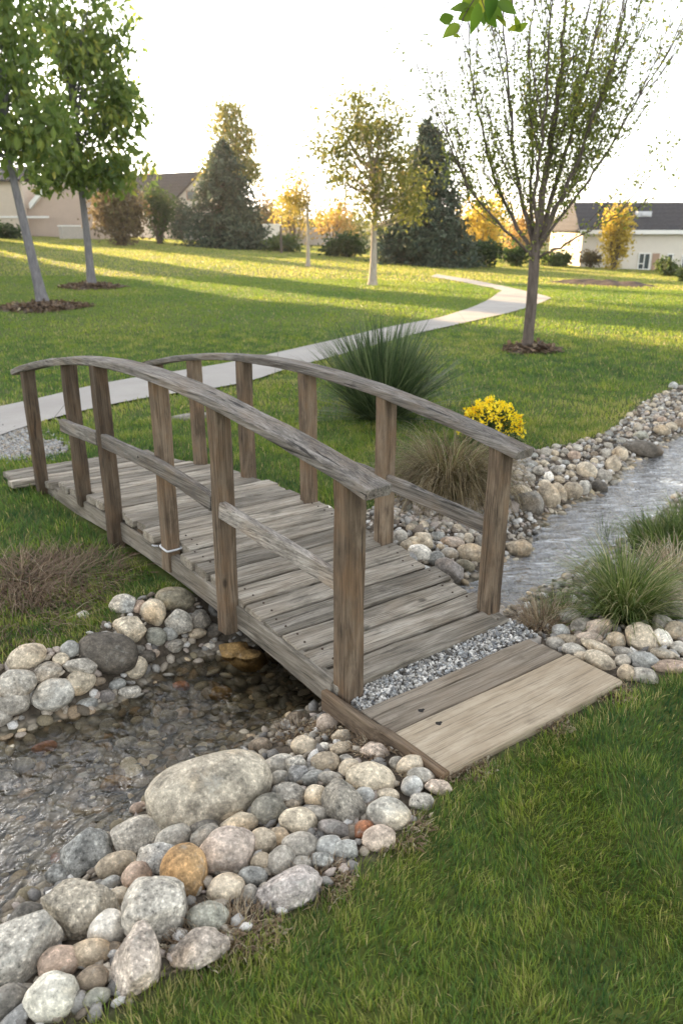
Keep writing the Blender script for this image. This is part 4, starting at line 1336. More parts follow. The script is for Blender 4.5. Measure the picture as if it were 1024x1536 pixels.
gxy = in_strip(3600, -.09, .10, .02, .99)
gsize = rg.uniform(.005, .0105, len(gxy))
gcol = pick_cols(len(gxy), ['white', 'lblue', 'lgrey', 'white', 'slate', 'grey', 'dark'], rg, .2)
gv = pebbles('gravel', gxy, gsize, 0, gcol, 'white and dark crushed gravel strip between deck and landing', .8, 1, .16)
gz_ = terrain(gxy[:, 0], gxy[:, 1])
me = gv.data
co = np.empty(len(me.vertices) * 3, np.float32)
me.vertices.foreach_get('co', co)
co = co.reshape(-1, 3)
k_ = len(co) // len(gxy)
lift_ = (-.022 - gz_ + rg.uniform(-.004, .012, len(gxy)) - .03 * ss((rg.random(len(gxy)) - .9) / .1))
co[:, 2] += np.repeat(lift_, k_)
me.vertices.foreach_set('co', co.ravel())
me.update()
# bed under the gravel strip
gb = MB()
gb.box(-.10, -1.0, -.11, .13, -.015, -.030)
gbo = gb.build('gravel_bed', M['wall_block'])
gbo.matrix_world = BM
tag(gbo, 'packed grey grit under the gravel strip', kind='structure')

stone(582, 990, 15, 15, 0, 'r', 'cream', 'small round cream pebble lying on the gravel strip', None, 'stone', .8, .2)

# grey gravel at the far end of the bridge, by the path
gp = np.array([G(*p)[:2] for p in [(-80, 640), (0, 628), (40, 640), (58, 662), (90, 664), (100, 680), (62, 684), (0, 690), (-80, 700)]])
XY = np.stack([rg.uniform(gp[:, 0].min(), gp[:, 0].max(), 9000), rg.uniform(gp[:, 1].min(), gp[:, 1].max(), 9000)], 1)
sd_ = poly_sd(XY, gp)
XY = XY[(sd_ < 0) | (rg.random(len(XY)) < np.exp(-sd_ * 14) * .5)][:5200]
pebbles('gravel_patch', XY, rg.uniform(.007, .017, len(XY)), .35, pick_cols(len(XY), ['grey', 'lgrey', 'lblue', 'mauve', 'tan'], rg), 'grey crushed gravel at the far end of the deck', .7, 1, .14)
GPOLY = gp
# gravelly ground between bridge and arching grass
gp2 = np.array([G(*p)[:2] for p in [(590, 735), (640, 728), (740, 735), (770, 700), (800, 690), (790, 740), (740, 800), (620, 800), (585, 780)]])
XY = np.stack([rg.uniform(gp2[:, 0].min(), gp2[:, 0].max(), 5000), rg.uniform(gp2[:, 1].min(), gp2[:, 1].max(), 5000)], 1)
XY = XY[poly_sd(XY, gp2) < 0][:2200]
pebbles('soil_pebbles', XY, rg.gamma(3, .005, len(XY)) + .005, .2, pick_cols(len(XY), ['tan', 'brown', 'ltan', 'grey', 'lpink', 'olive'], rg), 'brown pebbly soil beside the deck under the arching grass', .65)

# ------------------------------------------------------------------ blades
def blades(name, XY, Z, L, W, lean, leandir, tint, mat, droop=.5, parent=None, seg=2):
    """each blade: a tapering folded strip of seg+ quads ending in a tip"""
    N = len(XY)
    az = leandir
    d = np.stack([np.cos(az), np.sin(az)], 1)
    fa = az + math.pi / 2 + RNG.normal(0, .6, N)
    sd = np.stack([np.cos(fa), np.sin(fa)], 1) * (W / 2)[:, None]
    rows = []
    for k in range(seg + 1):
        t = k / (seg + 1)
        hor = L * np.sin(lean) * (t ** (1 + droop))
        ver = L * np.cos(lean) * (t - .32 * droop * t * t)
        c = np.column_stack([XY + d * hor[:, None], Z + ver])
        wv = 1 - .55 * t
        s3 = np.column_stack([sd * wv, np.zeros(N)])
        rows += [c - s3, c + s3]
    hor = L * np.sin(lean)
    ver = L * np.cos(lean) * (1 - .32 * droop)
    rows.append(np.column_stack([XY + d * hor[:, None], Z + ver]))
    K = len(rows)
    V = np.stack(rows, 1).reshape(-1, 3)
    b = np.arange(N)[:, None] * K
    q = []
    for k in range(seg):
        q.append(b + np.array([[2 * k, 2 * k + 1, 2 * k + 3, 2 * k + 2]]))
    q = np.concatenate(q)
    tr = b + np.array([[2 * seg, 2 * seg + 1, 2 * seg + 2]])
    return mesh_np(name, V, [q, tr], mat, parent, {'tint': np.repeat(tint, K)}, True)


def nfield(XY, sc, seed=0.0):
    return np.array([noise.noise((x * sc, y * sc, seed)) for x, y in XY])


MULCH = []
for (px, py, r) in ((66, 462, 1.0), (138, 431, .9), (795, 526, .42)):
    c = G(px, py)
    MULCH.append((c[0], c[1], r))
STRAW = np.array([G(*p)[:2] for p in [(-120, 850), (0, 838), (60, 832), (110, 840), (150, 858), (140, 890), (90, 905), (60, 940), (0, 962), (-120, 990)]])
DECKP = np.array([bw(-.56, -.03)[:2], bw(-.56, .95)[:2], bw(3.75, 1.02)[:2], bw(3.75, -.12)[:2], bw(.1, -.03)[:2]])
BRI = np.array([bw(-.56, -.02)[:2], bw(-.56, .94)[:2], bw(3.75, 1.0)[:2], bw(3.75, -.05)[:2]])


def lawn_ok(XY, rg):
    ok = np.ones(len(XY), bool)
    nb = (XY[:, 1] < 14)
    sR = np.full(len(XY), 9.0)
    sR[nb] = poly_sd(XY[nb], RPOLY)
    ok &= sR > rg.normal(0.0, .03, len(XY))
    for p in PATHS:
        ok &= poly_sd(XY, p) > .0
    ok &= poly_sd(XY, BRI) > .0
    ok &= (poly_sd(XY, GPOLY) > .03)
    for x, y, r in MULCH:
        e = np.hypot(XY[:, 0] - x, XY[:, 1] - y)
        ok &= (e > r * rg.uniform(.82, 1.05, len(XY)))
    return ok, sR


def lawn(name, r0, r1, dens, hgt, wid, seed, label, half=31):
    rg = np.random.default_rng(seed)
    half = R(half)
    n = int(dens * half * (r1 ** 2 - r0 ** 2))
    r = np.sqrt(rg.uniform(r0 ** 2, r1 ** 2, n))
    a = rg.uniform(-half, half, n)
    XY = np.stack([r * np.sin(a), r * np.cos(a)], 1)
    ok, sR = lawn_ok(XY, rg)
    XY = XY[ok]
    n = len(XY)
    st = poly_sd(XY, STRAW) if r0 < 7 else np.ones(n)
    kp = (st > -.02) | (nfield(XY, 5.0, 9) > .08) | (rg.random(n) < .25)
    XY, sR = XY[kp], sR[ok][kp]
    n = len(XY)
    Z = terrain(XY[:, 0], XY[:, 1]) - .004
    nf = nfield(XY, 2.2, 1) if n < 80000 else nfield(np.round(XY * 8) / 8, 2.2, 1)
    nf2 = nfield(XY, .35, 7)
    nf3 = nfield(np.round(XY * 40) / 40, 8.0, 4) if r1 < 5 else nfield(np.round(XY * 12) / 12, 4.0, 4) * (r1 < 15)
    L = hgt * rg.uniform(.55, 1.25, n) * (1 + .3 * nf + .28 * nf3)
    ld = nf * 5 + rg.uniform(-1.6, 1.6, n) + 2.0
    lean = np.abs(rg.normal(.45, .25, n))
    tint = np.clip(.48 + .38 * nf2 + .22 * nf + .42 * nf3 + rg.normal(0, .17, n), 0, .9)
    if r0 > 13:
        tint = np.clip(.45 + (tint - .45) * .5 + (.06 if r0 < 20 else .26), 0, .85)  # far rings shifted yellower: golden sunlight put into the tint
    dry = rg.random(n) < .035 + .05 * (nf2 > .2) + (0 if r0 < 13 else .0 if r0 < 20 else .18)  # scattered dry blades, plus a far share painting in sunlit gold
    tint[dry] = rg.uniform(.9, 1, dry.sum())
    edge = (sR < .10) & (rg.random(n) < .25)
    tint[edge] = rg.uniform(.85, 1, edge.sum())
    o = blades(name, XY, Z, L, wid * rg.uniform(.7, 1.3, n), lean, ld, tint, M['grass'], .6, None, 2 if r1 < 9 else 1)
    return tag(o, label, kind='stuff')


lawn('lawn_grass', .35, 2.6, 20000, .048, .0031, 1, 'lush green lawn grass in the foreground', 80)
lawn('lawn_grass', 2.6, 4.2, 11000, .055, .0042, 2, 'green lawn grass beside the stream', 62)
lawn('lawn_grass', 4.2, 7.5, 4200, .058, .0065, 3, 'green lawn grass around the bridge', 46)
lawn('lawn_grass', 7.5, 14, 1300, .060, .011, 4, 'green lawn grass along the path', 38)
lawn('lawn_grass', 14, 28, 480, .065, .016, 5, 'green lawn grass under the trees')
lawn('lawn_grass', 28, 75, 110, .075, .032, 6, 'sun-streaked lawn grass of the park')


def tuft(name, px, py, n, length, spread, width, mat, label, cat='ornamental grass', base_r=.08, droop=1.0, tint=(.1, .9), upright=.25, seed=0, seg=5, world=None, grp=None, flat=1.0):
    rg = np.random.default_rng(seed + 100)
    c = G(px, py) if world is None else world
    rr = base_r * np.sqrt(rg.random(n))
    aa = rg.uniform(0, 6.283, n)
    XY = np.stack([rr * np.cos(aa), rr * np.sin(aa)], 1)
    L = length * rg.uniform(.55, 1.1, n)
    lean = np.clip(rg.normal(upright, spread, n), -.2, 1.45)
    lean = np.abs(lean)
    ld = aa + rg.normal(0, .5, n)
    t = np.clip(rg.normal((tint[0] + tint[1]) / 2, (tint[1] - tint[0]) / 3, n), 0, 1)
    # arching strips
    rows = []
    d = np.stack([np.cos(ld), np.sin(ld)], 1)
    fa = ld + math.pi / 2 + rg.normal(0, .5, n)
    sdv = np.stack([np.cos(fa), np.sin(fa)], 1) * (width * rg.uniform(.7, 1.3, n) / 2)[:, None]
    pos = np.column_stack([XY, np.zeros(n)])
    th = lean.copy()
    dr = droop * rg.uniform(.5, 1.3, n) / seg
    P_ = [pos]
    for k in range(seg):
        step = (L / seg)[:, None] * np.column_stack([d * np.sin(th)[:, None], np.cos(th) * flat])
        pos = pos + step
        th = np.minimum(th + dr * (.4 + 1.2 * k / seg) * 1.3, 2.9)
        P_.append(pos)
    for k in range(seg):
        w = 1 - .7 * (k / seg) ** 1.5
        s3 = np.column_stack([sdv * w, np.zeros(n)])
        rows += [P_[k] - s3, P_[k] + s3]
    rows.append(P_[-1])
    K = len(rows)
    V = np.stack(rows, 1)
    gz_ = terrain(c[0], c[1])[0]
    V = V.reshape(-1, 3)
    V[:, 2] = np.maximum(V[:, 2], terrain(V[:, 0] + c[0], V[:, 1] + c[1]) - gz_ + .002 + .02 * rg.random(len(V)))
    b = np.arange(n)[:, None] * K
    q = np.concatenate([b + np.array([[2 * k, 2 * k + 1, 2 * k + 3, 2 * k + 2]]) for k in range(seg - 1)])
    tr = b + np.array([[2 * seg - 2, 2 * seg - 1, 2 * seg]])
    o = mesh_np(name, V, [q, tr], mat, None, {'tint': np.repeat(t, K)}, True)
    o.location = (c[0], c[1], gz_)
    tag(o, label, cat, grp)
    return o


# dark upright clump behind the bridge
tuft('rush_clump', 572, 628, 1700, .95, .38, .011, M['yucca'], 'dark green spiky rush clump fanning out behind the right handrail', 'rush', .17, .35, (.2, .9), .55, 1, 5)
tuft('arching_grass', 672, 738, 2600, .62, .35, .0045, M['tuft_tan'], 'tan arching ornamental grass mound right of the second post', 'ornamental grass', .15, 2.3, (.1, .85), .6, 2, 8)
tuft('arching_grass', 668, 728, 600, .50, .3, .004, M['tuft_green'], 'green fountain of blades growing up through the tan grass mound', 'ornamental grass', .12, 2.1, (.1, 1), .45, 3, 8)
tuft('green_grass_tuft', 935, 925, 1300, .42, .33, .0045, M['tuft_green'], 'bright green tuft of thin arching blades in the right stone pile', 'ornamental grass', .09, 1.3, (.25, .95), .45, 4, 7)
tuft('dry_grass_tuft', 812, 940, 500, .16, .4, .003, M['straw'], 'small dry straw-coloured tuft at the end of the gravel strip', 'grass tuft', .09, 1.2, (.4, 1), .6, 5, 5)
tuft('dry_grass_tuft', 838, 925, 350, .15, .4, .003, M['tuft_green'], 'low olive tuft left of the blue-grey round stone', 'grass tuft', .08, 1.0, (.2, .9), .6, 6, 5)
tuft('bank_grass', 1000, 820, 900, .22, .4, .005, M['tuft_green'], 'green bank grass hanging over the water at the right edge', 'grass tuft', .22, 1.2, (.1, .8), .6, 7, 5)
tuft('bank_grass', 1060, 800, 900, .24, .4, .005, M['tuft_green'], 'green bank grass just outside the right edge', 'grass tuft', .25, 1.2, (.1, .8), .6, 8, 5)
tuft('bank_grass', 1010, 860, 500, .22, .5, .004, M['straw'], 'pale dry grass behind the green tuft at the right edge', 'grass tuft', .14, 1.5, (.5, 1), .8, 9, 5)
tuft('dry_grass_tuft', 905, 815, 40, .25, .3, .003, M['tuft_green'], 'few thin dark stalks rising from the water by the green tuft', 'grass tuft', .04, .6, (.1, .6), .3, 15, 5)
# matted straw on the left bank
for i, (px, py, n, L_, lab) in enumerate(((20, 880, 1100, .26, 'matted brown dead grass on the left bank at the edge of the photo'), (95, 868, 900, .22, 'matted brown dead grass draped beside the green bank'), (30, 925, 600, .20, 'lower mat of dead grass just above the pale tan oval stone'))):
    tuft('dead_grass_mat', px, py, n, L_, .35, .0035, M['straw'], lab, 'dead grass', .30, 1.4, (.05, .7), .95, 20 + i, 6, flat=.75)
for i, (px, py, n, L_, lab) in enumerate(((300, 1418, 220, .05, 'dry mossy tuft on the low overgrown stone'), (375, 1395, 220, .055, 'dry mossy tuft at the lawn right of the teal-grey stone'), (345, 1405, 200, .08, 'sparse dry tuft between the two mossy tufts'),
                                        (640, 1160, 260, .05, 'dead grass litter along the landing corner'), (560, 1120, 260, .05, 'dead grass litter under the side board'), (505, 1095, 220, .05, 'dead grass litter beside the two stacked stones'),
                                        (440, 1100, 160, .06, 'thin dead weeds at the water edge'), (700, 1150, 300, .04, 'dead grass fringe along the front of the landing'), (820, 1085, 260, .04, 'dead grass fringe midway along the landing front'), (910, 1040, 200, .04, 'dead grass fringe at the far end of the landing front'),
                                        (600, 1250, 250, .05, 'dead grass fringe where stones meet lawn by the pink stone'), (480, 1325, 250, .05, 'dead grass fringe where the long boulder meets the lawn'))):
    tuft('dry_tuft', px, py, n, L_, .5, .002, M['straw'], lab, 'dry grass', .08, 1.0, (.4, 1), .8, 40 + i, 4)

# ------------------------------------------------------------------ leaves and trees
def leaf_cloud(name, Pn, size, mat, parent=None, rg=None, tint=None, hang=.3, wide=.5, sizevar=.35):
    rg = rg or RNG
    N = len(Pn)
    d = rg.normal(size=(N, 3))
    d[:, 2] -= hang * 2
    d /= np.linalg.norm(d, axis=1)[:, None]
    r = rg.normal(size=(N, 3))
    s_ = np.cross(d, r)
    s_ /= np.linalg.norm(s_, axis=1)[:, None]
    nrm = np.cross(d, s_)
    L = (size * rg.uniform(1 - sizevar, 1 + sizevar, N))[:, None]
    b = Pn
    V = np.stack([b, b + d * L * .45 + s_ * L * wide * .5 + nrm * L * .08, b + d * L, b + d * L * .45 - s_ * L * wide * .5 + nrm * L * .08], 1).reshape(-1, 3)
    i = np.arange(N)[:, None] * 4
    Fq = np.concatenate([i + np.array([[0, 1, 2]]), i + np.array([[0, 2, 3]])])
    if tint is None:
        tint = np.clip(rg.normal(.5, .22, N), 0, 1)
    return mesh_np(name, V, [Fq], mat, parent, {'tint': np.repeat(tint, 4)}, False)


def curve_pts(a, b, bend, n=8):
    a, b = np.array(a, float), np.array(b, float)
    t = np.linspace(0, 1, n)[:, None]
    return a + (b - a) * t + np.array(bend)[None] * (t * (1 - t) * 4)


def tree(name, px, py, Y=None, top=None, lean=0.0, trunk_h=2.5, r=.09, crown=(), nclump=60, per=110, leaf=.15, sig=.32, lm='leaf_mid', bark='bark_grey', label='', group=None, seed=1, tint0=.5, hang=.6, world=None):
    """crown: list of (dx, dy, dz, rx, ry, rz, weight) ellipsoids relative to the base"""
    rg = np.random.default_rng(seed)
    c = G(px, py) if world is None else np.array(world, float)
    root = empty(name, (c[0], c[1], c[2] - .03), label, 'tree', group)
    tops = np.array([lean, 0, trunk_h])
    cw = np.array([k[6] for k in crown], float)
    cw /= cw.sum()
    cl = []
    for _ in range(nclump):
        k = crown[rg.choice(len(crown), p=cw)]
        v = rg.normal(size=3)
        v /= np.linalg.norm(v)
        v *= rg.uniform(.25, 1.0) ** (1 / 2.2)
        cl.append(np.array(k[:3]) + v * np.array(k[3:6]))
    cl = np.array(cl)
    mb = MB()
    n = 12
    tp = curve_pts((0, 0, 0), tops, (lean * .08 + .015, .03, 0), n)
    mb.tube(tp, r * (1.25 - .5 * np.linspace(0, 1, n)) * (1 + .5 * np.exp(-np.linspace(0, 1, n) * 14)), 12)
    # leader carries on into the crown
    ctop = tops + np.array([lean * .3, 0, (cl[:, 2].max() - trunk_h) * .8])
    mb.tube(curve_pts(tops, ctop, (.1, .05, 0), 8), r * .75 * np.linspace(1, .2, 8), 8)
    mb.build('trunk', M[bark], root)
    bb = MB()
    for i, q in enumerate(cl):
        t = np.clip((q[2] - trunk_h) / (ctop[2] - trunk_h + 1e-6), .0, 1) * .65
        st = tops + (ctop - tops) * max(0, t - rg.uniform(0, .2))
        bb.tube(curve_pts(st, q, (0, 0, -.12 * rg.random()), 6), r * .30 * np.linspace(1, .2, 6) * rg.uniform(.5, 1), 5)
    bb.build('branches', M[bark], root)
    Pn = (cl[:, None] + rg.normal(0, sig, (nclump, per, 3)) * np.array([1, 1, .8])).reshape(-1, 3)
    tt = np.clip(np.repeat(rg.normal(tint0, .13, nclump), per) + rg.normal(0, .13, nclump * per), 0, 1)
    leaf_cloud('crown', Pn, leaf, M[lm], root, rg, tt, hang)
    return root


def pxm(px, py):
    c = G(px, py)
    return c, depth(c) / F


# two lawn trees at the left
tree('lawn_tree', 66, 458, lean=-.36, trunk_h=3.0, r=.095, crown=[(-.8, 0, 4.9, 1.35, 1.2, 1.6, 3), (.1, 0, 3.5, 1.0, 1.0, .6, 1.2), (-.5, 0, 6.3, .9, .9, .9, .8), (-1.7, 0, 4.2, .9, 1.0, .9, .7), (-.9, 0, 3.2, .8, .8, .5, .6)], nclump=84, per=58, leaf=.22, sig=.27, lm='leaf_mid', label='leaning grey-trunked leafy tree in mulch at the left edge', group='leafy trees on the left lawn', seed=11, tint0=.58)
tree('lawn_tree', 138, 430, lean=-.03, trunk_h=3.0, r=.095, crown=[(.25, 0, 4.7, 1.35, 1.3, 1.5, 3), (.1, 0, 6.2, .95, .9, .9, 1.1), (.75, 0, 7.3, .28, .3, .75, .35), (1.45, 0, 6.3, .35, .3, .8, .4), (-.35, 0, 7.0, .35, .3, .6, .3), (1.15, 0, 3.1, .75, .7, .6, 1.1), (1.2, 0, 4.4, .75, .7, .8, .6), (-.6, 0, 3.3, .8, .9, .6, .8), (.3, 0, 3.0, .8, .8, .5, .6)], nclump=112, per=58, leaf=.22, sig=.27, lm='leaf_mid', label='upright grey-trunked leafy tree behind the leaning one', group='leafy trees on the left lawn', seed=12, tint0=.62)
# pale trunked golden tree in the middle
tree('golden_tree', 558, 428, lean=.03, trunk_h=1.7, r=.10, crown=[(-.2, 0, 3.4, 1.5, 1.3, 1.25, 3), (-.4, 0, 4.6, 1.25, 1.1, .8, 1.5), (.9, 0, 3.0, .9, .9, .9, 1), (-1.2, 0, 3.9, .7, .8, .7, .6), (.2, 0, 2.3, 1.1, .9, .5, .7)], nclump=120, per=62, leaf=.13, sig=.26, lm='leaf_olive', bark='bark_pale', label='pale-trunked tree with thin yellow-green crown in mid lawn', seed=13, tint0=.62, hang=.4)
# slim young tree
tree('young_tree', 462, 400, lean=.0, trunk_h=2.4, r=.07, crown=[(-.4, 0, 3.2, .7, .6, .8, 2), (-.8, 0, 2.6, .7, .6, .5, 1), (.7, 0, 2.3, .8, .6, .5, .7)], nclump=36, per=50, leaf=.13, sig=.22, lm='leaf_gold', bark='bark_pale', label='slim young tree with sparse golden leaves beyond the lawn', seed=14, tint0=.6)


# the vase-shaped tree on the right: limbs at real depth around the trunk
def vase_tree():
    rg = np.random.default_rng(33)
    c = G(790, 527)
    Y0 = c[1]
    root = empty('vase_tree', (c[0], c[1], c[2] - .03), 'vase-shaped tree with long bare whips and sparse small leaves right of the path', 'tree')
    W = lambda px, py, dy=0.0: at_Y(px, py, Y0 + dy) - np.array([c[0], c[1], c[2] - .03])
    mb = MB()
    t = [W(790, 527), W(792, 500), W(796, 460), W(799, 420), W(801, 385), W(803, 362)]
    t[0][2] = 0
    t = resample(t, 14)
    mb.tube(t, np.interp(np.linspace(0, 1, 14), [0, .08, 1], [.105, .078, .072]), 14)
    mb.build('trunk', M['bark'], root)
    limbs = [([(800, 388), (755, 345), (715, 300), (692, 268), (672, 200), (655, 110)], -.6, .026),
             ([(801, 372), (780, 300), (770, 240), (762, 120), (750, 0), (748, -60)], .5, .040),
             ([(803, 370), (812, 300), (828, 210), (842, 100), (852, -60)], -.3, .070),
             ([(804, 370), (825, 310), (850, 215), (882, 110), (915, -60)], .8, .048),
             ([(805, 372), (840, 300), (880, 210), (915, 100), (955, -60)], -.9, .042),
             ([(806, 376), (845, 315), (890, 265), (935, 180), (985, 105), (1015, 60), (1045, 0)], .3, .027),
             ([(805, 386), (850, 365), (905, 335), (942, 308)], -.5, .024),
             ([(802, 372), (792, 300), (800, 220), (792, 100), (800, -60)], 1.1, .036),
             ([(800, 380), (762, 320), (738, 260), (715, 170), (703, 60), (700, -40)], .9, .034),
             ([(803, 375), (800, 290), (815, 200), (822, 80), (826, -60)], -1.1, .034),
             ([(804, 374), (832, 320), (862, 250), (900, 150), (935, 20), (945, -40)], 1.2, .034)]
    lb = MB()
    wb = MB()
    LP_ = []
    for pts, dy, r in limbs:
        n = 22
        P = resample(smooth_line(resample(pts, 12), 1), n)
        tt = np.linspace(0, 1, n)
        Q = np.array([W(x, y, dy * t_ ** .8) for (x, y), t_ in zip(P, tt)])
        Q[1:-1] += rg.normal(0, .012, (n - 2, 3))
        lb.tube(Q, r * .92 * (1 - .80 * tt ** .7), 7)
        # ascending whips from each limb
        nw = 17 if len(pts) > 4 else 4
        for k in range(nw):
            i = int(rg.integers(3, n - 2) if k % 2 else rg.integers(3, 12))
            s0 = Q[i]
            dirn = (Q[min(i + 2, n - 1)] - Q[i - 1])
            dirn /= np.linalg.norm(dirn)
            out = np.array([rg.normal(0, .35) + .25 * np.sign(dirn[0]), rg.normal(0, .35), .55])
            d = dirn * .9 + out
            d /= np.linalg.norm(d)
            L = rg.uniform(.6, 2.2)
            m_ = 10
            u = np.linspace(0, 1, m_)[:, None]
            side = rg.normal(0, .08, 3)
            wp = s0 + d * L * u + np.array([0, 0, .35]) * L * .35 * u ** 2 + side * np.sin(u * 3.1)
            wb.tube(wp, rg.uniform(.0045, .0085) * np.linspace(1, .35, m_), 4)
            LP_.append((wp, 1))
            for _ in range(2):
                j = rg.integers(3, 8)
                d2 = d + rg.normal(0, .3, 3) + np.array([0, 0, .3])
                d2 /= np.linalg.norm(d2)
                l2 = rg.uniform(.4, 1.1)
                w2 = wp[j] + d2 * l2 * np.linspace(0, 1, 6)[:, None] + np.array([0, 0, .15]) * np.linspace(0, 1, 6)[:, None] ** 2
                wb.tube(w2, .0055 * np.linspace(1, .4, 6), 3)
                LP_.append((w2, 1))
        LP_.append((Q, 2))
    lb.build('limbs', M['bark'], root)
    wb.build('whips', M['bark'], root)
    # leaves sit low inside the vase
    pts = []
    for P, wgt in LP_:
        Q = resample(P, 40)
        h = Q[:, 2]
        pr = np.interp(h, [1.35, 1.8, 2.4, 3.3, 4.1, 4.9, 5.6], [.75, 1.1, 1.0, .62, .24, .04, .0])
        pr = pr * np.interp(np.abs(Q[:, 0] - .12), [0, .7, 1.3, 2.0], [1.35, .75, .35, .12])
        kp = rg.random(len(Q)) < pr * .56
        pts.append(Q[kp])
    P = np.concatenate(pts)
    P = np.repeat(P, 4, 0) + rg.normal(0, .06, (len(P) * 4, 3))
    leaf_cloud('crown', P, .050, M['leaf_vase'], root, rg, np.clip(rg.normal(.5, .2, len(P)), 0, 1), .0, .6)


vase_tree()


def conifer(name, c, h, rad, label, mat='needle', seed=1, nb=230, group=None, lean=0, cards=26, card=.30, skirt=0.0, power=.85):
    rg = np.random.default_rng(seed)
    root = empty(name, c, label, 'conifer', group)
    mb = MB()
    mb.tube([(0, 0, -.1), (0, 0, h * .5), (0, 0, h * .97)], [h * .022, h * .012, .01], 8)
    mb.build('trunk', M['bark'], root)
    P, T = [], []
    bt = MB()
    for i in range(nb):
        z = h * (skirt + (1 - skirt) * rg.random() ** 1.25)
        Lb = rad * (1 - z / h) ** power * rg.uniform(.72, 1.12) + .06
        a = rg.uniform(0, 6.283)
        n = max(4, int(cards * (.35 + Lb / rad)))
        t = rg.random(n) ** .7
        dr = rg.uniform(.12, .3)
        x = np.stack([np.cos(a) * Lb * t, np.sin(a) * Lb * t, z - dr * Lb * t + .25 * dr * Lb * t ** 2], 1)
        x += rg.normal(0, .05 + .05 * Lb, (n, 3)) * np.array([1, 1, .6])
        P.append(x)
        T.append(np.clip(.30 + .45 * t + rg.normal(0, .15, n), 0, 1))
        bt.tube([(0, 0, z), (np.cos(a) * Lb * .9, np.sin(a) * Lb * .9, z - dr * Lb * .8)], [.03, .008], 4)
    bt.build('branches', M['bark'], root)
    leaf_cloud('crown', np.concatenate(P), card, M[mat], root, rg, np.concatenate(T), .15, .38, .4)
    return root


def bush(name, c, rx, ry, h, n, leaf, lm, label, cat='shrub', seed=1, group=None, lumps=16, tint0=.5, stems=True, top=None, hang=.1):
    rg = np.random.default_rng(seed)
    root = empty(name, c, label, cat, group)
    cl = []
    for _ in range(lumps):
        v = rg.normal(size=3)
        v /= np.linalg.norm(v)
        v *= rg.uniform(.35, .82)
        cl.append([v[0] * rx, v[1] * ry, h * (.5 + .48 * v[2])])
    cl = np.array(cl)
    k = rg.integers(0, lumps, n)
    sg = np.array([rx, ry, h * .5]) * .26
    P = cl[k] + rg.normal(size=(n, 3)) * sg
    P[:, 2] = np.abs(P[:, 2]) + .02
    tt = np.clip(rg.normal(tint0, .12, lumps)[k] + rg.normal(0, .15, n), 0, 1)
    leaf_cloud('foliage', P, leaf, M[lm], root, rg, tt, hang)
    if stems:
        mb = MB()
        for q in cl:
            mb.tube(curve_pts((q[0] * .15, q[1] * .15, -.05), q, (0, 0, .1), 6), np.linspace(.03, .008, 6) * max(.4, h / 2), 5)
        mb.build('stems', M['bark'], root)
    return root


def gp_(px, py):
    c = G(px, py)
    return c, depth(c) / F


# conifers
c, m = gp_(340, 372)
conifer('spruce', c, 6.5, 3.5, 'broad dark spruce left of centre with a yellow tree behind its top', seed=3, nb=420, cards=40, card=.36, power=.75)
cy = c + np.array([.2, 4.5, 0])
tree('yellow_tree', 0, 0, world=cy, lean=.1, trunk_h=3.0, r=.14, crown=[(-.2, 0, 6.9, 1.7, 1.5, 1.7, 2), (-.1, 0, 5.2, 2.2, 1.8, 1.3, 2), (-.3, 0, 8.7, .7, .7, .8, .5)], nclump=95, per=55, leaf=.28, sig=.45, lm='leaf_olive', bark='bark', label='tall thin yellow-green tree rising behind the broad spruce', seed=15, tint0=.75)
c, m = gp_(636, 398)
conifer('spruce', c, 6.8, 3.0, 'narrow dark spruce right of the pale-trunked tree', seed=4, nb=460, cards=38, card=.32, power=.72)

# shrubs on the left, in front of the houses
def bush_px(name, px, pyb, wpx, hpx, n, leaf, lm, label, seed, tint0=.5, lumps=16, cat='shrub', group=None, dY=0.0, stems=True):
    c, m = gp_(px, pyb)
    if dY:
        c2 = np.array([c[0] * (c[1] + dY) / c[1], c[1] + dY, 0])
        c2[2] = base(c2[0], c2[1])
        m = depth(c2) / F
        c = c2
    return bush(name, c, wpx / 2 * m, wpx / 2 * m * .8, hpx * m, n, leaf, lm, label, cat, seed, group, lumps, tint0, stems)


bush_px('shrub', 185, 369, 84, 90, 3200, .30, 'leaf_rust', 'brownish rust shrub behind the upright lawn tree', 1, .45, 20)
bush_px('shrub', 240, 366, 48, 84, 2400, .26, 'leaf_bush', 'tall rounded green shrub left of the cream gable', 2, .6, 14)
bush_px('shrub', 272, 360, 44, 56, 1500, .26, 'needle', 'low blue-green shrub at the foot of the cream gable', 3, .7, 12)
bush_px('tree_crown', 232, 350, 56, 108, 1500, .34, 'leaf_orange', 'orange autumn tree in front of the dark gable roof', 4, .55, 14, 'tree', None, 4)
bush_px('hedge', 12, 358, 52, 22, 1800, .22, 'leaf_bush', 'low clipped dark hedge at the left edge', 5, .25, 14, 'hedge', None, 0, False)
bush_px('hedge', 103, 356, 52, 40, 1800, .24, 'leaf_bush', 'taller dark hedge before the tan gable wall', 6, .25, 14, 'hedge')
bush_px('shrub', 430, 378, 70, 24, 1500, .26, 'leaf_bush', 'low bright green hedge between spruce and slim young tree', 7, .8, 14)
bush_px('shrub', 520, 386, 76, 34, 1800, .28, 'leaf_bush', 'dark green shrub behind the pale-trunked tree on its left', 8, .35, 16)
bush_px('shrub', 592, 392, 50, 40, 1400, .26, 'leaf_bush', 'dark green shrub between pale-trunked tree and narrow spruce', 9, .3, 14)
bush_px('tree_crown', 400, 372, 52, 96, 1100, .34, 'leaf_rust', 'hazy grey-brown tree far behind the white wall', 10, .8, 12, 'tree', None, 25)
bush_px('tree_crown', 440, 376, 56, 90, 1100, .30, 'leaf_gold', 'golden hazy tree behind the slim young tree', 11, .55, 12, 'tree', None, 14)
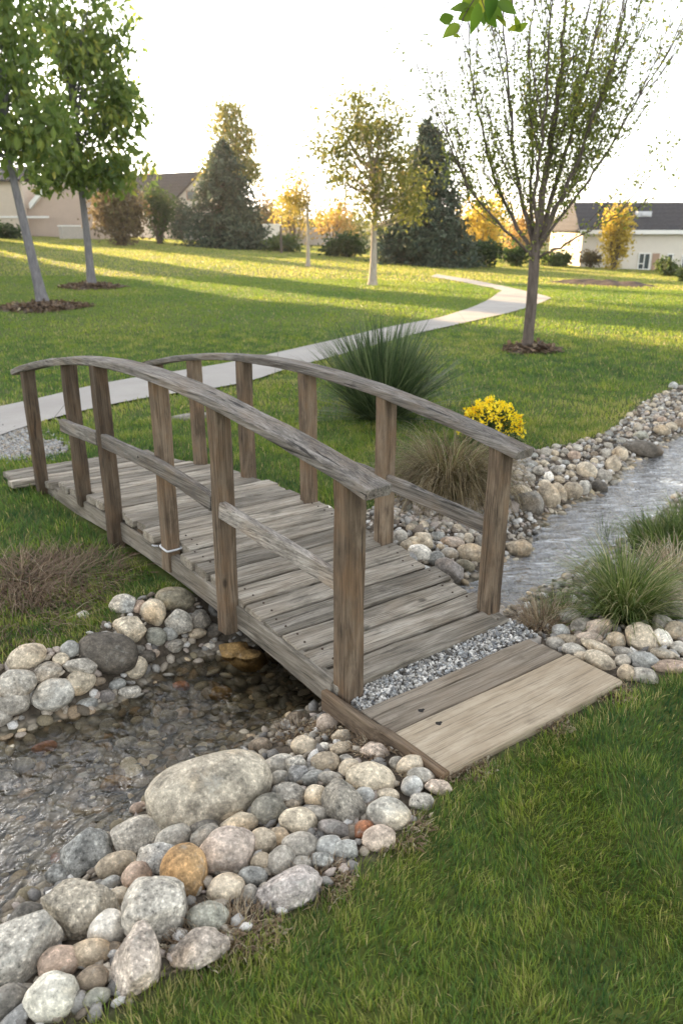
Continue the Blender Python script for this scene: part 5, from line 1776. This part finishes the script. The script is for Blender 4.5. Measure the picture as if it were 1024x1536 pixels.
bush_px('tree_crown', 500, 378, 70, 76, 1400, .30, 'leaf_orange', 'orange-gold tree left of the pale-trunked tree', 12, .4, 12, 'tree', None, 16)
bush_px('tree_crown', 722, 395, 84, 92, 2200, .30, 'leaf_yellow', 'brilliant yellow sunlit tree right of the narrow spruce', 13, .55, 16, 'tree', None, 6)
bush_px('tree_crown', 775, 392, 60, 70, 1300, .30, 'leaf_orange', 'orange-brown tree behind the vase-shaped tree trunk', 14, .5, 12, 'tree', None, 10)
bush_px('shrub', 725, 401, 52, 40, 1600, .24, 'leaf_bush', 'rounded dark green shrub right of the narrow spruce', 15, .3, 14)
bush_px('shrub', 772, 400, 46, 30, 1200, .24, 'leaf_bush', 'green shrub left of the vase-shaped tree trunk', 16, .5, 12)
bush_px('shrub', 833, 400, 44, 26, 1200, .24, 'leaf_bush', 'green shrub right of the vase-shaped tree trunk', 17, .75, 12)
bush_px('shrub', 884, 402, 28, 26, 900, .20, 'leaf_rust', 'small rusty green shrub left of the tall orange shrub', 18, .7, 10)
bush_px('tall_shrub', 919, 405, 50, 96, 3000, .22, 'leaf_yellow', 'tall pointed orange-gold shrub before the cream house', 19, .35, 24)
bush_px('shrub', 997, 414, 32, 28, 1000, .20, 'leaf_bush', 'green shrub beneath the cream house windows', 20, .85, 10)
bush_px('shrub', 1026, 424, 26, 22, 600, .20, 'leaf_bush', 'green shrub at the right edge before the cream house', 21, .9, 8)
# far tree line closing the horizon
rgf = np.random.default_rng(77)
for i, px in enumerate(np.linspace(-60, 1090, 20)):
    Y = 105 + rgf.uniform(-8, 18)
    x = (px - CX) / F * Y * .95
    hh = rgf.uniform(3.0, 4.6) if px < 860 else 2.6
    bush('far_tree', (x, Y, float(base(x, Y)) - .3), rgf.uniform(4, 6), 3, hh, 900, .5, rgf.choice(['leaf_rust', 'leaf_bush', 'leaf_olive']), 'distant hazy tree of the line closing the park', 'tree', 200 + i, 'trees of the distant line', 10, .6, True)

# ------------------------------------------------------------------ houses
def house_right():
    c = np.array([19.6, 52.0, 0])
    z0 = float(base(19.0, 52)) - .15
    L = G(862, 400)
    Y = 52.0
    m = (Y * cT + .6) / F
    X = lambda px: (px - CX) * m
    Zp = lambda py: H + (at_Y(512, py, Y)[2] - H)
    root = empty('house', (X(870), Y, z0), 'cream single-storey house with dark roof at the right', 'house')
    o = np.array([X(870), Y, z0])
    x0, x1 = 0.0, X(1180) - X(870)
    hw = Zp(347) - z0
    hr = Zp(304) - z0
    dp = 8.0
    mb = MB()
    mb.box(x0, 0, -.5, x1, dp, hw)
    mb.build('wall', M['stucco_cream'], root, False)
    rf = MB()
    ov = .35
    e = .12
    rf.prism([(x0 - ov, -ov, hw), (x1 + ov, -ov, hw), (x1 + ov, dp / 2, hr), (x0 + .35, dp / 2, hr)], (0, 0, e))
    rf.prism([(x0 + .35, dp / 2, hr), (x1 + ov, dp / 2, hr), (x1 + ov, dp + ov, hw), (x0 - ov, dp + ov, hw)], (0, 0, e))
    rf.prism([(x0 - ov, -ov, hw), (x0 + .35, dp / 2, hr), (x0 - ov, dp + ov, hw)], (0, 0, e))
    roof = rf.build('roof', M['shingle'], root, False)
    fb = MB()
    fb.box(x0 - ov, -ov - .06, hw - .16, x1 + ov, -ov - .003, hw + .08)
    fb.build('fascia', M['trim_white'], root, False)
    vx = X(972) - X(870)
    v = MB()
    v.box(vx - .45, dp * .20, hw + (hr - hw) * .50, vx + .45, dp * .20 + .5, hw + (hr - hw) * .50 + .36)
    v.box(vx - .2, dp * .20 - .12, hw + (hr - hw) * .50 + .1, vx + .3, dp * .20 - .004, hw + (hr - hw) * .50 + .25)
    v.build('roof_vent', M['metal'], roof, False)

    def win(pa, pb, ya, yb, cross=True):
        xa, xb = X(pa) - X(870), X(pb) - X(870)
        za, zb = Zp(yb) - z0, Zp(ya) - z0
        f = MB()
        t = .07
        f.box(xa - t, -.06, za - t, xa, -.003, zb + t)
        f.box(xb, -.06, za - t, xb + t, -.003, zb + t)
        f.box(xa, -.06, zb, xb, -.003, zb + t)
        f.box(xa, -.06, za - t, xb, -.003, za)
        if cross:
            f.box((xa + xb) / 2 - .03, -.05, za, (xa + xb) / 2 + .03, -.003, zb)
            f.box(xa, -.045, za + (zb - za) * .32, (xa + xb) / 2 - .032, -.003, za + (zb - za) * .32 + .05)
        w_ = f.build('window', M['trim_white'], root, False)
        g = MB()
        g.box(xa, -.02, za, xb, -.004, zb)
        g.build('pane', M['glass'], w_, False)

    win(958, 973, 381, 403)
    win(1001, 1007, 382, 396, False)
    win(1023, 1032, 384, 408, False)
    d = MB()
    xa, xb = X(977.5) - X(870), X(988) - X(870)
    d.box(xa, -.05, Zp(405) - z0, xb, -.003, Zp(380) - z0)
    d.build('door', M['door_tan'], root, False)


house_right()


def house_mid():
    Y = 74.0
    m = (Y * cT + .6) / F
    X = lambda px: (px - CX) * m
    Zp = lambda py: at_Y(512, py, Y)[2]
    x_ap = X(303)
    z0 = float(base(X(280), Y)) - .2
    root = empty('house', (x_ap, Y, z0), 'cream gabled house with steep dark roof behind the broad spruce', 'house')
    ha = Zp(261) - z0
    he = Zp(306) - z0
    hwid = x_ap - X(258)
    L = 9.0
    # ridge runs away to the left and back
    dv = np.array([-.80, .60, 0])
    a = np.array([hwid, 0, 0])
    g = MB()
    pts = [(-hwid, 0, -.5), (hwid, 0, -.5), (hwid, 0, he), (0, 0, ha), (-hwid, 0, he)]
    g.prism(pts, dv * L)
    g.build('wall', M['stucco_cream'], root, False)
    r = MB()
    e = .18
    ovv = -dv * .4
    for sgn in (-1, 1):
        p0 = np.array([0, 0, ha + .02]) + ovv
        p1 = np.array([sgn * (hwid + .3), 0, he - .28]) + ovv
        q = [p0, p1, p1 + dv * (L + .8), p0 + dv * (L + .8)]
        r.prism(q, (sgn * .06, 0, e))
    r.build('roof', M['shingle'], root, False)
    w = MB()
    xa, xb = X(286) - x_ap, X(299) - x_ap
    za, zb = Zp(299) - z0, Zp(287) - z0
    w.box(xa - .07, -.08, za - .07, xb + .07, -.003, za)
    w.box(xa - .07, -.08, zb, xb + .07, -.003, zb + .07)
    w.box(xa - .07, -.08, za, xa, -.003, zb)
    w.box(xb, -.08, za, xb + .07, -.003, zb)
    wn = w.build('window', M['door_tan'], root, False)
    p = MB()
    p.box(xa, -.03, za, xb, -.004, zb)
    p.build('pane', M['glass'], wn, False)


house_mid()


def house_left():
    Y = 62.0
    m = (Y * cT + .6) / F
    X = lambda px: (px - CX) * m
    Zp = lambda py: at_Y(512, py, Y)[2]
    o0 = X(45)
    z0 = float(base(X(45), Y)) - .2
    root = empty('house', (o0, Y, z0), 'tan stucco house with white-trimmed sloping roof behind the lawn trees', 'house')
    x = lambda px: X(px) - o0
    z = lambda py: Zp(py) - z0
    w1 = MB()
    w1.box(x(-60), 0, -.4, x(45), 7, z(272))
    w1.build('wall', M['stucco_tan'], root, False)
    w2 = MB()
    w2.prism([(x(45) + .003, .5, -.4), (x(150), .5, -.4), (x(150), .5, z(296)), (x(118), .5, z(258)), (x(88), .5, z(274)), (x(54), .5, z(312)), (x(45) + .003, .5, z(312))], (0, 6, 0))
    w2.build('gable_wall', M['stucco_shaded'], root, False)
    t = MB()
    a, b = np.array([x(52), .1, z(314)]), np.array([x(90), .1, z(272)])
    t.prism([a, b, b + np.array([0, 0, .42]), a + np.array([0, 0, .42])], (0, .38, 0))
    a, b = np.array([x(84), .1, z(272)]), np.array([x(84) + .01, .1, z(262)])
    t.build('bargeboard', M['trim_white'], root, False)
    t = MB()
    t.prism([(x(88), .0, z(272)), (x(118), .0, z(256)), (x(152), .0, z(296)), (x(152), .0, z(293)), (x(118), .0, z(251)), (x(88), .0, z(268))], (0, 7, 0))
    t.build('roof', M['shingle'], root, False)
    r1 = MB()
    r1.prism([(x(-65), -.4, z(273)), (x(48), -.4, z(273)), (x(30), 3.5, z(248)), (x(-65), 3.5, z(248))], (0, 0, .15))
    r1.prism([(x(-65), 3.5, z(248)), (x(30), 3.5, z(248)), (x(48), 7.4, z(273)), (x(-65), 7.4, z(273))], (0, 0, .15))
    r1.build('roof', M['shingle'], root, False)
    for (pa, pb, ya, yb) in ((-6, 6, 294, 308), (0, 5, 312, 337), (35, 39, 280, 322)):
        f = MB()
        f.box(x(pa) - .08, -.07, z(yb) - .08, x(pa), -.003, z(ya) + .08)
        f.box(x(pb), -.07, z(yb) - .08, x(pb) + .08, -.003, z(ya) + .08)
        f.box(x(pa), -.07, z(ya), x(pb), -.003, z(ya) + .08)
        f.box(x(pa), -.07, z(yb) - .08, x(pb), -.003, z(yb))
        wn = f.build('window', M['stucco_tan'], root, False)
        p = MB()
        p.box(x(pa), -.03, z(yb), x(pb), -.004, z(ya))
        p.build('pane', M['glass'], wn, False)
    bnd = MB()
    bnd.box(x(-60), -.05, z(327), x(80), -.003, z(324))
    bnd.build('band', M['trim_white'], root, False)


house_left()


def gwall(name, pa, pb, pyb, h_px, mat, label, cat, th=.25, dY=0, cap=True):
    a, b = G(pa, pyb), G(pb, pyb)
    if dY:
        for v in (a, b):
            v[0] *= (v[1] + dY) / v[1]
            v[1] += dY
    m = depth(a) / F
    ang = math.atan2(b[1] - a[1], b[0] - a[0])
    L = math.hypot(b[0] - a[0], b[1] - a[1])
    root = empty(name, (a[0], a[1], float(base(a[0], a[1]))), label, cat, rz=ang)
    w = MB()
    w.box(0, 0, -.4, L, th, h_px * m)
    w.build('wall_panel', mat, root, False)
    if cap:
        k = MB()
        k.box(-.05, -.05, h_px * m + .003, L + .05, th + .05, h_px * m + .09)
        k.build('coping', M['trim_white'], root, False)


gwall('garden_wall', 95, 135, 359, 18, M['wall_block'], 'low pinkish garden wall behind the upright lawn tree', 'wall')
gwall('garden_wall', 388, 422, 372, 28, M['stucco_cream'], 'pale garden wall right of the broad spruce', 'wall', dY=8)
gwall('garden_wall', 424, 512, 374, 22, M['wall_block'], 'long pale wall behind the slim young tree', 'wall', dY=14)
# lone wooden post by the hedge
c = G(422, 380)
pb_ = MB()
pb_.tube([(c[0], c[1], c[2] - .1), (c[0], c[1], c[2] + .8), (c[0], c[1], c[2] + 1.5)], [.07, .07, .065], 8)
pb_.tube([(c[0], c[1], c[2] + 1.5), (c[0], c[1], c[2] + 1.56)], [.09, .02], 8)
tag(pb_.build('fence_post', M['bark']), 'lone dark fence post at the lawn edge right of the broad spruce', 'post')

# mulch rings and the low dirt mound
def chips(name, x, y, r, n, label, hgt=.09):
    rg = np.random.default_rng(int(abs(x) * 100))
    a = rg.uniform(0, 6.283, n)
    rr = r * np.sqrt(rg.random(n)) * (1 + .12 * np.sin(3 * a + x))
    X, Y = x + rr * np.cos(a), y + rr * np.sin(a)
    Z = terrain(X, Y) + hgt * np.clip(1 - (rr / r) ** 2, 0, 1) + rg.uniform(0, .02, n)
    P = np.stack([X, Y, Z], 1)
    d = rg.normal(size=(n, 3)) * np.array([1, 1, .35])
    d /= np.linalg.norm(d, axis=1)[:, None]
    s_ = np.cross(d, np.array([0, 0, 1]) + rg.normal(0, .3, (n, 3)))
    s_ /= np.linalg.norm(s_, axis=1)[:, None]
    L = rg.uniform(.03, .08, n)[:, None] * (1 + r * .3)
    V = np.stack([P - d * L - s_ * L * .3, P + d * L - s_ * L * .3, P + d * L + s_ * L * .3, P - d * L + s_ * L * .3], 1).reshape(-1, 3)
    i = np.arange(n)[:, None] * 4
    o = mesh_np(name, V, [i + np.array([[0, 1, 2, 3]])], M['straw'], None, {'tint': np.repeat(np.clip(rg.normal(.25, .2, n), 0, 1), 4)}, False)
    return tag(o, label, kind='stuff')


for (x, y, r), lab in zip(MULCH, ('brown bark mulch ring round the leaning lawn tree', 'brown bark mulch ring round the upright lawn tree', 'brown bark mulch ring round the vase-shaped tree')):
    a = np.linspace(0, 2 * math.pi, 41)[:-1]
    mm = MB()
    k = 8
    V = [(x, y, float(terrain(x, y)[0]) + .07)]
    Fq = []
    for j in range(1, k + 1):
        for t in a:
            rr = r * j / k * (1 + .10 * math.sin(3 * t + x) + .05 * math.sin(7 * t))
            X, Y = x + rr * math.cos(t), y + rr * math.sin(t)
            V.append((X, Y, float(terrain(X, Y)[0]) + .07 * (1 - (j / k) ** 2) + (.006 if j < k else -.02)))
    mm.add(V, [[(0, 1 + i, 1 + (i + 1) % 40) for i in range(40)], [(1 + (j - 1) * 40 + i, 1 + j * 40 + i, 1 + j * 40 + (i + 1) % 40, 1 + (j - 1) * 40 + (i + 1) % 40) for j in range(1, k) for i in range(40)]])
    tag(mm.build('mulch_bed', M['mulch']), lab.replace('ring', 'bed'), kind='structure')
    chips('mulch_chips', x, y, r, 900 if r > .6 else 400, lab)
c = G(900, 427)
mm = MB()
gxm, gym = np.meshgrid(np.linspace(-1, 1, 40), np.linspace(-1, 1, 24))
hh = np.clip(1 - gxm ** 2 - gym ** 2, 0, 1) ** .8
V = np.stack([c[0] + gxm.ravel() * 2.1 + gym.ravel() * .4, c[1] + gym.ravel() * 1.4 - gxm.ravel() * .7, np.zeros(gxm.size)], 1)
V[:, 2] = terrain(V[:, 0], V[:, 1]) - .05 + hh.ravel() * .20 * (1 + .5 * np.array([noise.noise((v[0] * 2.2, v[1] * 2.2, 5)) for v in V]))
i = (np.arange(23)[:, None] * 40 + np.arange(39)[None]).ravel()
mm.add(V, [np.stack([i, i + 1, i + 41, i + 40], 1)])
tag(mm.build('dirt_mound', M['mulch']), 'low mound of bare brown soil on the right lawn', 'soil mound')

# ------------------------------------------------------------------ yellow flowers behind the end post
def flowers():
    rg = np.random.default_rng(8)
    c = G(734, 668)
    root = empty('flowering_plant', c, 'rounded mound of small yellow flowers above the right handrail end', 'flower')
    m = depth(c) / F
    n = 300
    v = rg.normal(size=(n, 3))
    v[:, 2] = np.abs(v[:, 2])
    v /= np.linalg.norm(v, axis=1)[:, None]
    rad = np.array([.28, .22, .35])
    P = v * rad * rg.uniform(.80, 1.10, (n, 1))
    P[:, 2] += .02
    keep = P[:, 2] > .10
    P = P[keep]
    pet = np.repeat(P, 7, 0) + rg.normal(0, .010, (len(P) * 7, 3))
    tt = np.clip(np.repeat(rg.normal(.62, .25, len(P)), 7) + rg.normal(0, .1, len(pet)), 0, 1)
    leaf_cloud('blossoms', pet, .024, M['flower'], root, rg, tt, -.3, .8)
    L = rg.normal(size=(2600, 3))
    L /= np.linalg.norm(L, axis=1)[:, None]
    L[:, 2] = np.abs(L[:, 2])
    L = L * rad * rg.uniform(.3, .97, (2600, 1))
    leaf_cloud('foliage', L, .035, M['leaf_bush'], root, rg, None, -.2, .4)
    sb = MB()
    for q in P[::6]:
        sb.tube(curve_pts((q[0] * .1, q[1] * .1, -.02), q * .97, (0, 0, .02), 5), [.003, .003, .002, .002, .0015], 4)
    sb.build('stems', M['leaf_bush'], root)


flowers()

# ------------------------------------------------------------------ the overhanging tree whose twig hangs into the top of the frame
def overhang():
    rg = np.random.default_rng(19)
    b = np.array([2.3, 1.2, float(terrain(2.3, 1.2)[0])])
    root = empty('overhanging_tree', b, 'leafy twig of a near tree hanging into the top edge of the photo', 'tree')
    mb = MB()
    fork = np.array([-.1, .5, 2.9])
    mb.tube(curve_pts((0, 0, -.1), fork, (.06, 0, 0), 10), np.linspace(.11, .07, 10), 12)
    mb.tube(curve_pts(fork, fork + np.array([.3, -.3, 1.6]), (.1, 0, 0), 6), np.linspace(.06, .02, 6), 8)
    mb.build('trunk', M['bark'], root)
    tip = [at_Y(704, 4, 4.0) - b, at_Y(765, -12, 4.0) - b]
    bb = MB()
    mid = at_Y(790, -70, 3.8) - b
    bb.tube(curve_pts(fork, mid, (0, 0, .22), 10), np.linspace(.035, .012, 10), 7)
    tw = [(704, 4), (680, 38), (690, 20), (720, 10), (750, 10), (765, 5), (660, 25)]
    spots = []
    for k, (px, py) in enumerate([(692, 30), (722, 8), (742, -4), (755, 12)]):
        e = at_Y(px, py, 4.0 + rg.uniform(-.12, .12)) - b
        bb.tube(curve_pts(mid, e, (0, 0, .05), 8), np.linspace(.007, .0022, 8), 5)
        cp = curve_pts(mid, e, (0, 0, .05), 8)
        spots += [cp[5], cp[6], cp[7], cp[7], cp[7]]
    for tpx in ([(712, -40), (706, 2), (698, 22), (686, 48), (683, 84)], [(765, -40), (768, 8), (772, 30), (780, 46)], [(720, -40), (722, 0), (730, 24)]):
        bb.tube(resample([at_Y(x, y, 4.0) - b for x, y in tpx], 12), np.linspace(.0042, .0014, 12), 5)
    bb.build('branch', M['bark'], root)
    # leaves: broad, pointed, slightly folded
    LF = [(668, 22, 36, 190), (676, 40, 34, 215), (686, 48, 24, 268), (700, 16, 40, 200), (712, 22, 44, 260), (724, 14, 46, 280), (736, 22, 34, 300), (745, 12, 36, 310),
          (690, 6, 36, 175), (752, 26, 26, 290), (720, 0, 50, 240), (735, 0, 50, 280), (705, -6, 46, 220), (760, 5, 36, 330), (782, 34, 26, 20), (776, 28, 24, 100), (770, 36, 22, 200)]
    V, Fc, T = [], [], []
    for (px, py, L, ang) in LF:
        L = L * .98
        py = py + 6
        Y = 4.0 + rg.uniform(-.15, .15)
        p = at_Y(px, py, Y) - b
        m = depth(p + b) / F
        f = Vector(ray(px, py)).normalized()
        x = f.cross(Vector((0, 0, 1))).normalized()
        y = x.cross(f)
        q = Quaternion(y, rg.normal(0, .5)) @ Quaternion(x, rg.normal(0, .6))
        d = q @ (x * math.cos(R(ang)) + y * math.sin(R(ang)))
        s_ = q @ (y * math.cos(R(ang)) - x * math.sin(R(ang)))
        nn = np.array(d.cross(s_))
        d, s_ = np.array(d), np.array(s_)
        n0 = len(V)
        prof = [(0, 0), (.15, .16), (.38, .25), (.62, .21), (.85, .09), (1, 0)]
        for t, w in prof:
            cpt = p + d * (t - .5) * L * m - nn * .10 * L * m * t * t
            V.append(cpt)
            V.append(cpt + s_ * w * L * m + nn * w * .35 * L * m)
            V.append(cpt - s_ * w * L * m + nn * w * .35 * L * m)
        for k in range(5):
            a = n0 + 3 * k
            Fc += [(a, a + 3, a + 4, a + 1), (a, a + 2, a + 5, a + 3)]
        T += [np.clip(rg.normal(.55, .25), 0, 1)] * 18
    mesh_np('leaves', np.array(V), [np.array(Fc)], M['leaf_near'], root, {'tint': np.array(T)})


overhang()

# ------------------------------------------------------------------ conifer row added unseen, left of the frame, to throw the evening shade
AZ, EL = R(40), R(12)
S2 = np.array([-math.sin(AZ), math.cos(AZ)])
Q2 = np.array([math.cos(AZ), math.sin(AZ)])


def dense(name, c, h, rad, seed, src=None):
    if src is None:
        root = conifer(name, c, h, rad, 'tall dense conifer added out of view on the left to cast shade', seed=int(seed * 10), nb=420, cards=26, card=.75, power=.45, group='conifers added out of view for shade')
        return root
    r = src.copy()
    C.objects.link(r)
    r.location = Vector([float(v) for v in c])
    r.rotation_euler = (0, 0, seed)
    for ch in src.children:
        k = ch.copy()
        C.objects.link(k)
        k.parent = r
    return r


src = None
i = 0
for q in list(np.arange(-13, 10.2, 1.2)) + [14.0, 15.0]:
    al = 45 + (i % 2) * 2.4 + (5 if q > 12 else 0)
    p = q * Q2 + al * S2
    c = (p[0], p[1], float(base(p[0], p[1])) - .1)
    o = dense('added_shade_conifer', c, 12.0, 1.75, i * 1.3, src)
    if q > 12:
        o.scale = (.72, .72, .8)
    if src is None:
        src = o
    i += 1

# ------------------------------------------------------------------ evening haze
hz = MB()
hz.box(-560, -110, -12, 560, 1050, 26)
m = NT('evening_haze')
vol = m.n('ShaderNodeVolumePrincipled')
vol.inputs['Color'].default_value = (.96, .93, .88, 1)
vol.inputs['Density'].default_value = .00032
vol.inputs['Anisotropy'].default_value = .55
m.l(vol.outputs[0], m.out.inputs['Volume'])
tag(hz.build('haze', m.m, None, False), 'thin golden evening haze over the park', kind='stuff')

# ------------------------------------------------------------------ light, sky, camera
w = bpy.data.worlds.new('World')
bpy.context.scene.world = w
w.use_nodes = True
nt = w.node_tree
nt.nodes.clear()
sky = nt.nodes.new('ShaderNodeTexSky')
sky.sky_type = 'NISHITA'
sky.sun_disc = False
sky.sun_elevation = EL
sky.sun_rotation = -AZ
sky.air_density = 1.0
sky.dust_density = 1.2
sky.ozone_density = 1.0
hs = nt.nodes.new('ShaderNodeHueSaturation')
hs.inputs['Saturation'].default_value = .26
bg = nt.nodes.new('ShaderNodeBackground')
bg.inputs['Strength'].default_value = .15
out = nt.nodes.new('ShaderNodeOutputWorld')
nt.links.new(sky.outputs[0], hs.inputs['Color'])
nt.links.new(hs.outputs[0], bg.inputs['Color'])
nt.links.new(bg.outputs[0], out.inputs[0])

sl = bpy.data.lights.new('sun', 'SUN')
sl.energy = 5.0
sl.angle = R(.53)
sl.color = (1.0, .69, .37)
so = bpy.data.objects.new('sun', sl)
C.objects.link(so)
sd = Vector((S2[0] * math.cos(EL), S2[1] * math.cos(EL), math.sin(EL)))
so.rotation_euler = (-sd).to_track_quat('-Z', 'Y').to_euler()
so.location = sd * 60

cam = bpy.data.cameras.new('camera')
cam.sensor_fit = 'VERTICAL'
cam.sensor_height = 36
cam.lens = F / 1536 * 36
cam.clip_start = .05
cam.clip_end = 3000
cam.dof.use_dof = True
cam.dof.focus_distance = 2.9
cam.dof.aperture_fstop = 4.0
co = bpy.data.objects.new('camera', cam)
C.objects.link(co)
co.location = (0, 0, H)
co.rotation_euler = (math.pi / 2 - TH, 0, 0)
sc = bpy.context.scene
sc.camera = co
sc.view_settings.view_transform = 'Standard'
sc.view_settings.look = 'None'
sc.view_settings.exposure = 2.2
sc.view_settings.gamma = 1.0
sc.render.engine = 'CYCLES'
sc.cycles.use_denoising = True
sc.cycles.max_bounces = 8
sc.cycles.transparent_max_bounces = 12
sc.cycles.caustics_reflective = False
sc.cycles.caustics_refractive = False
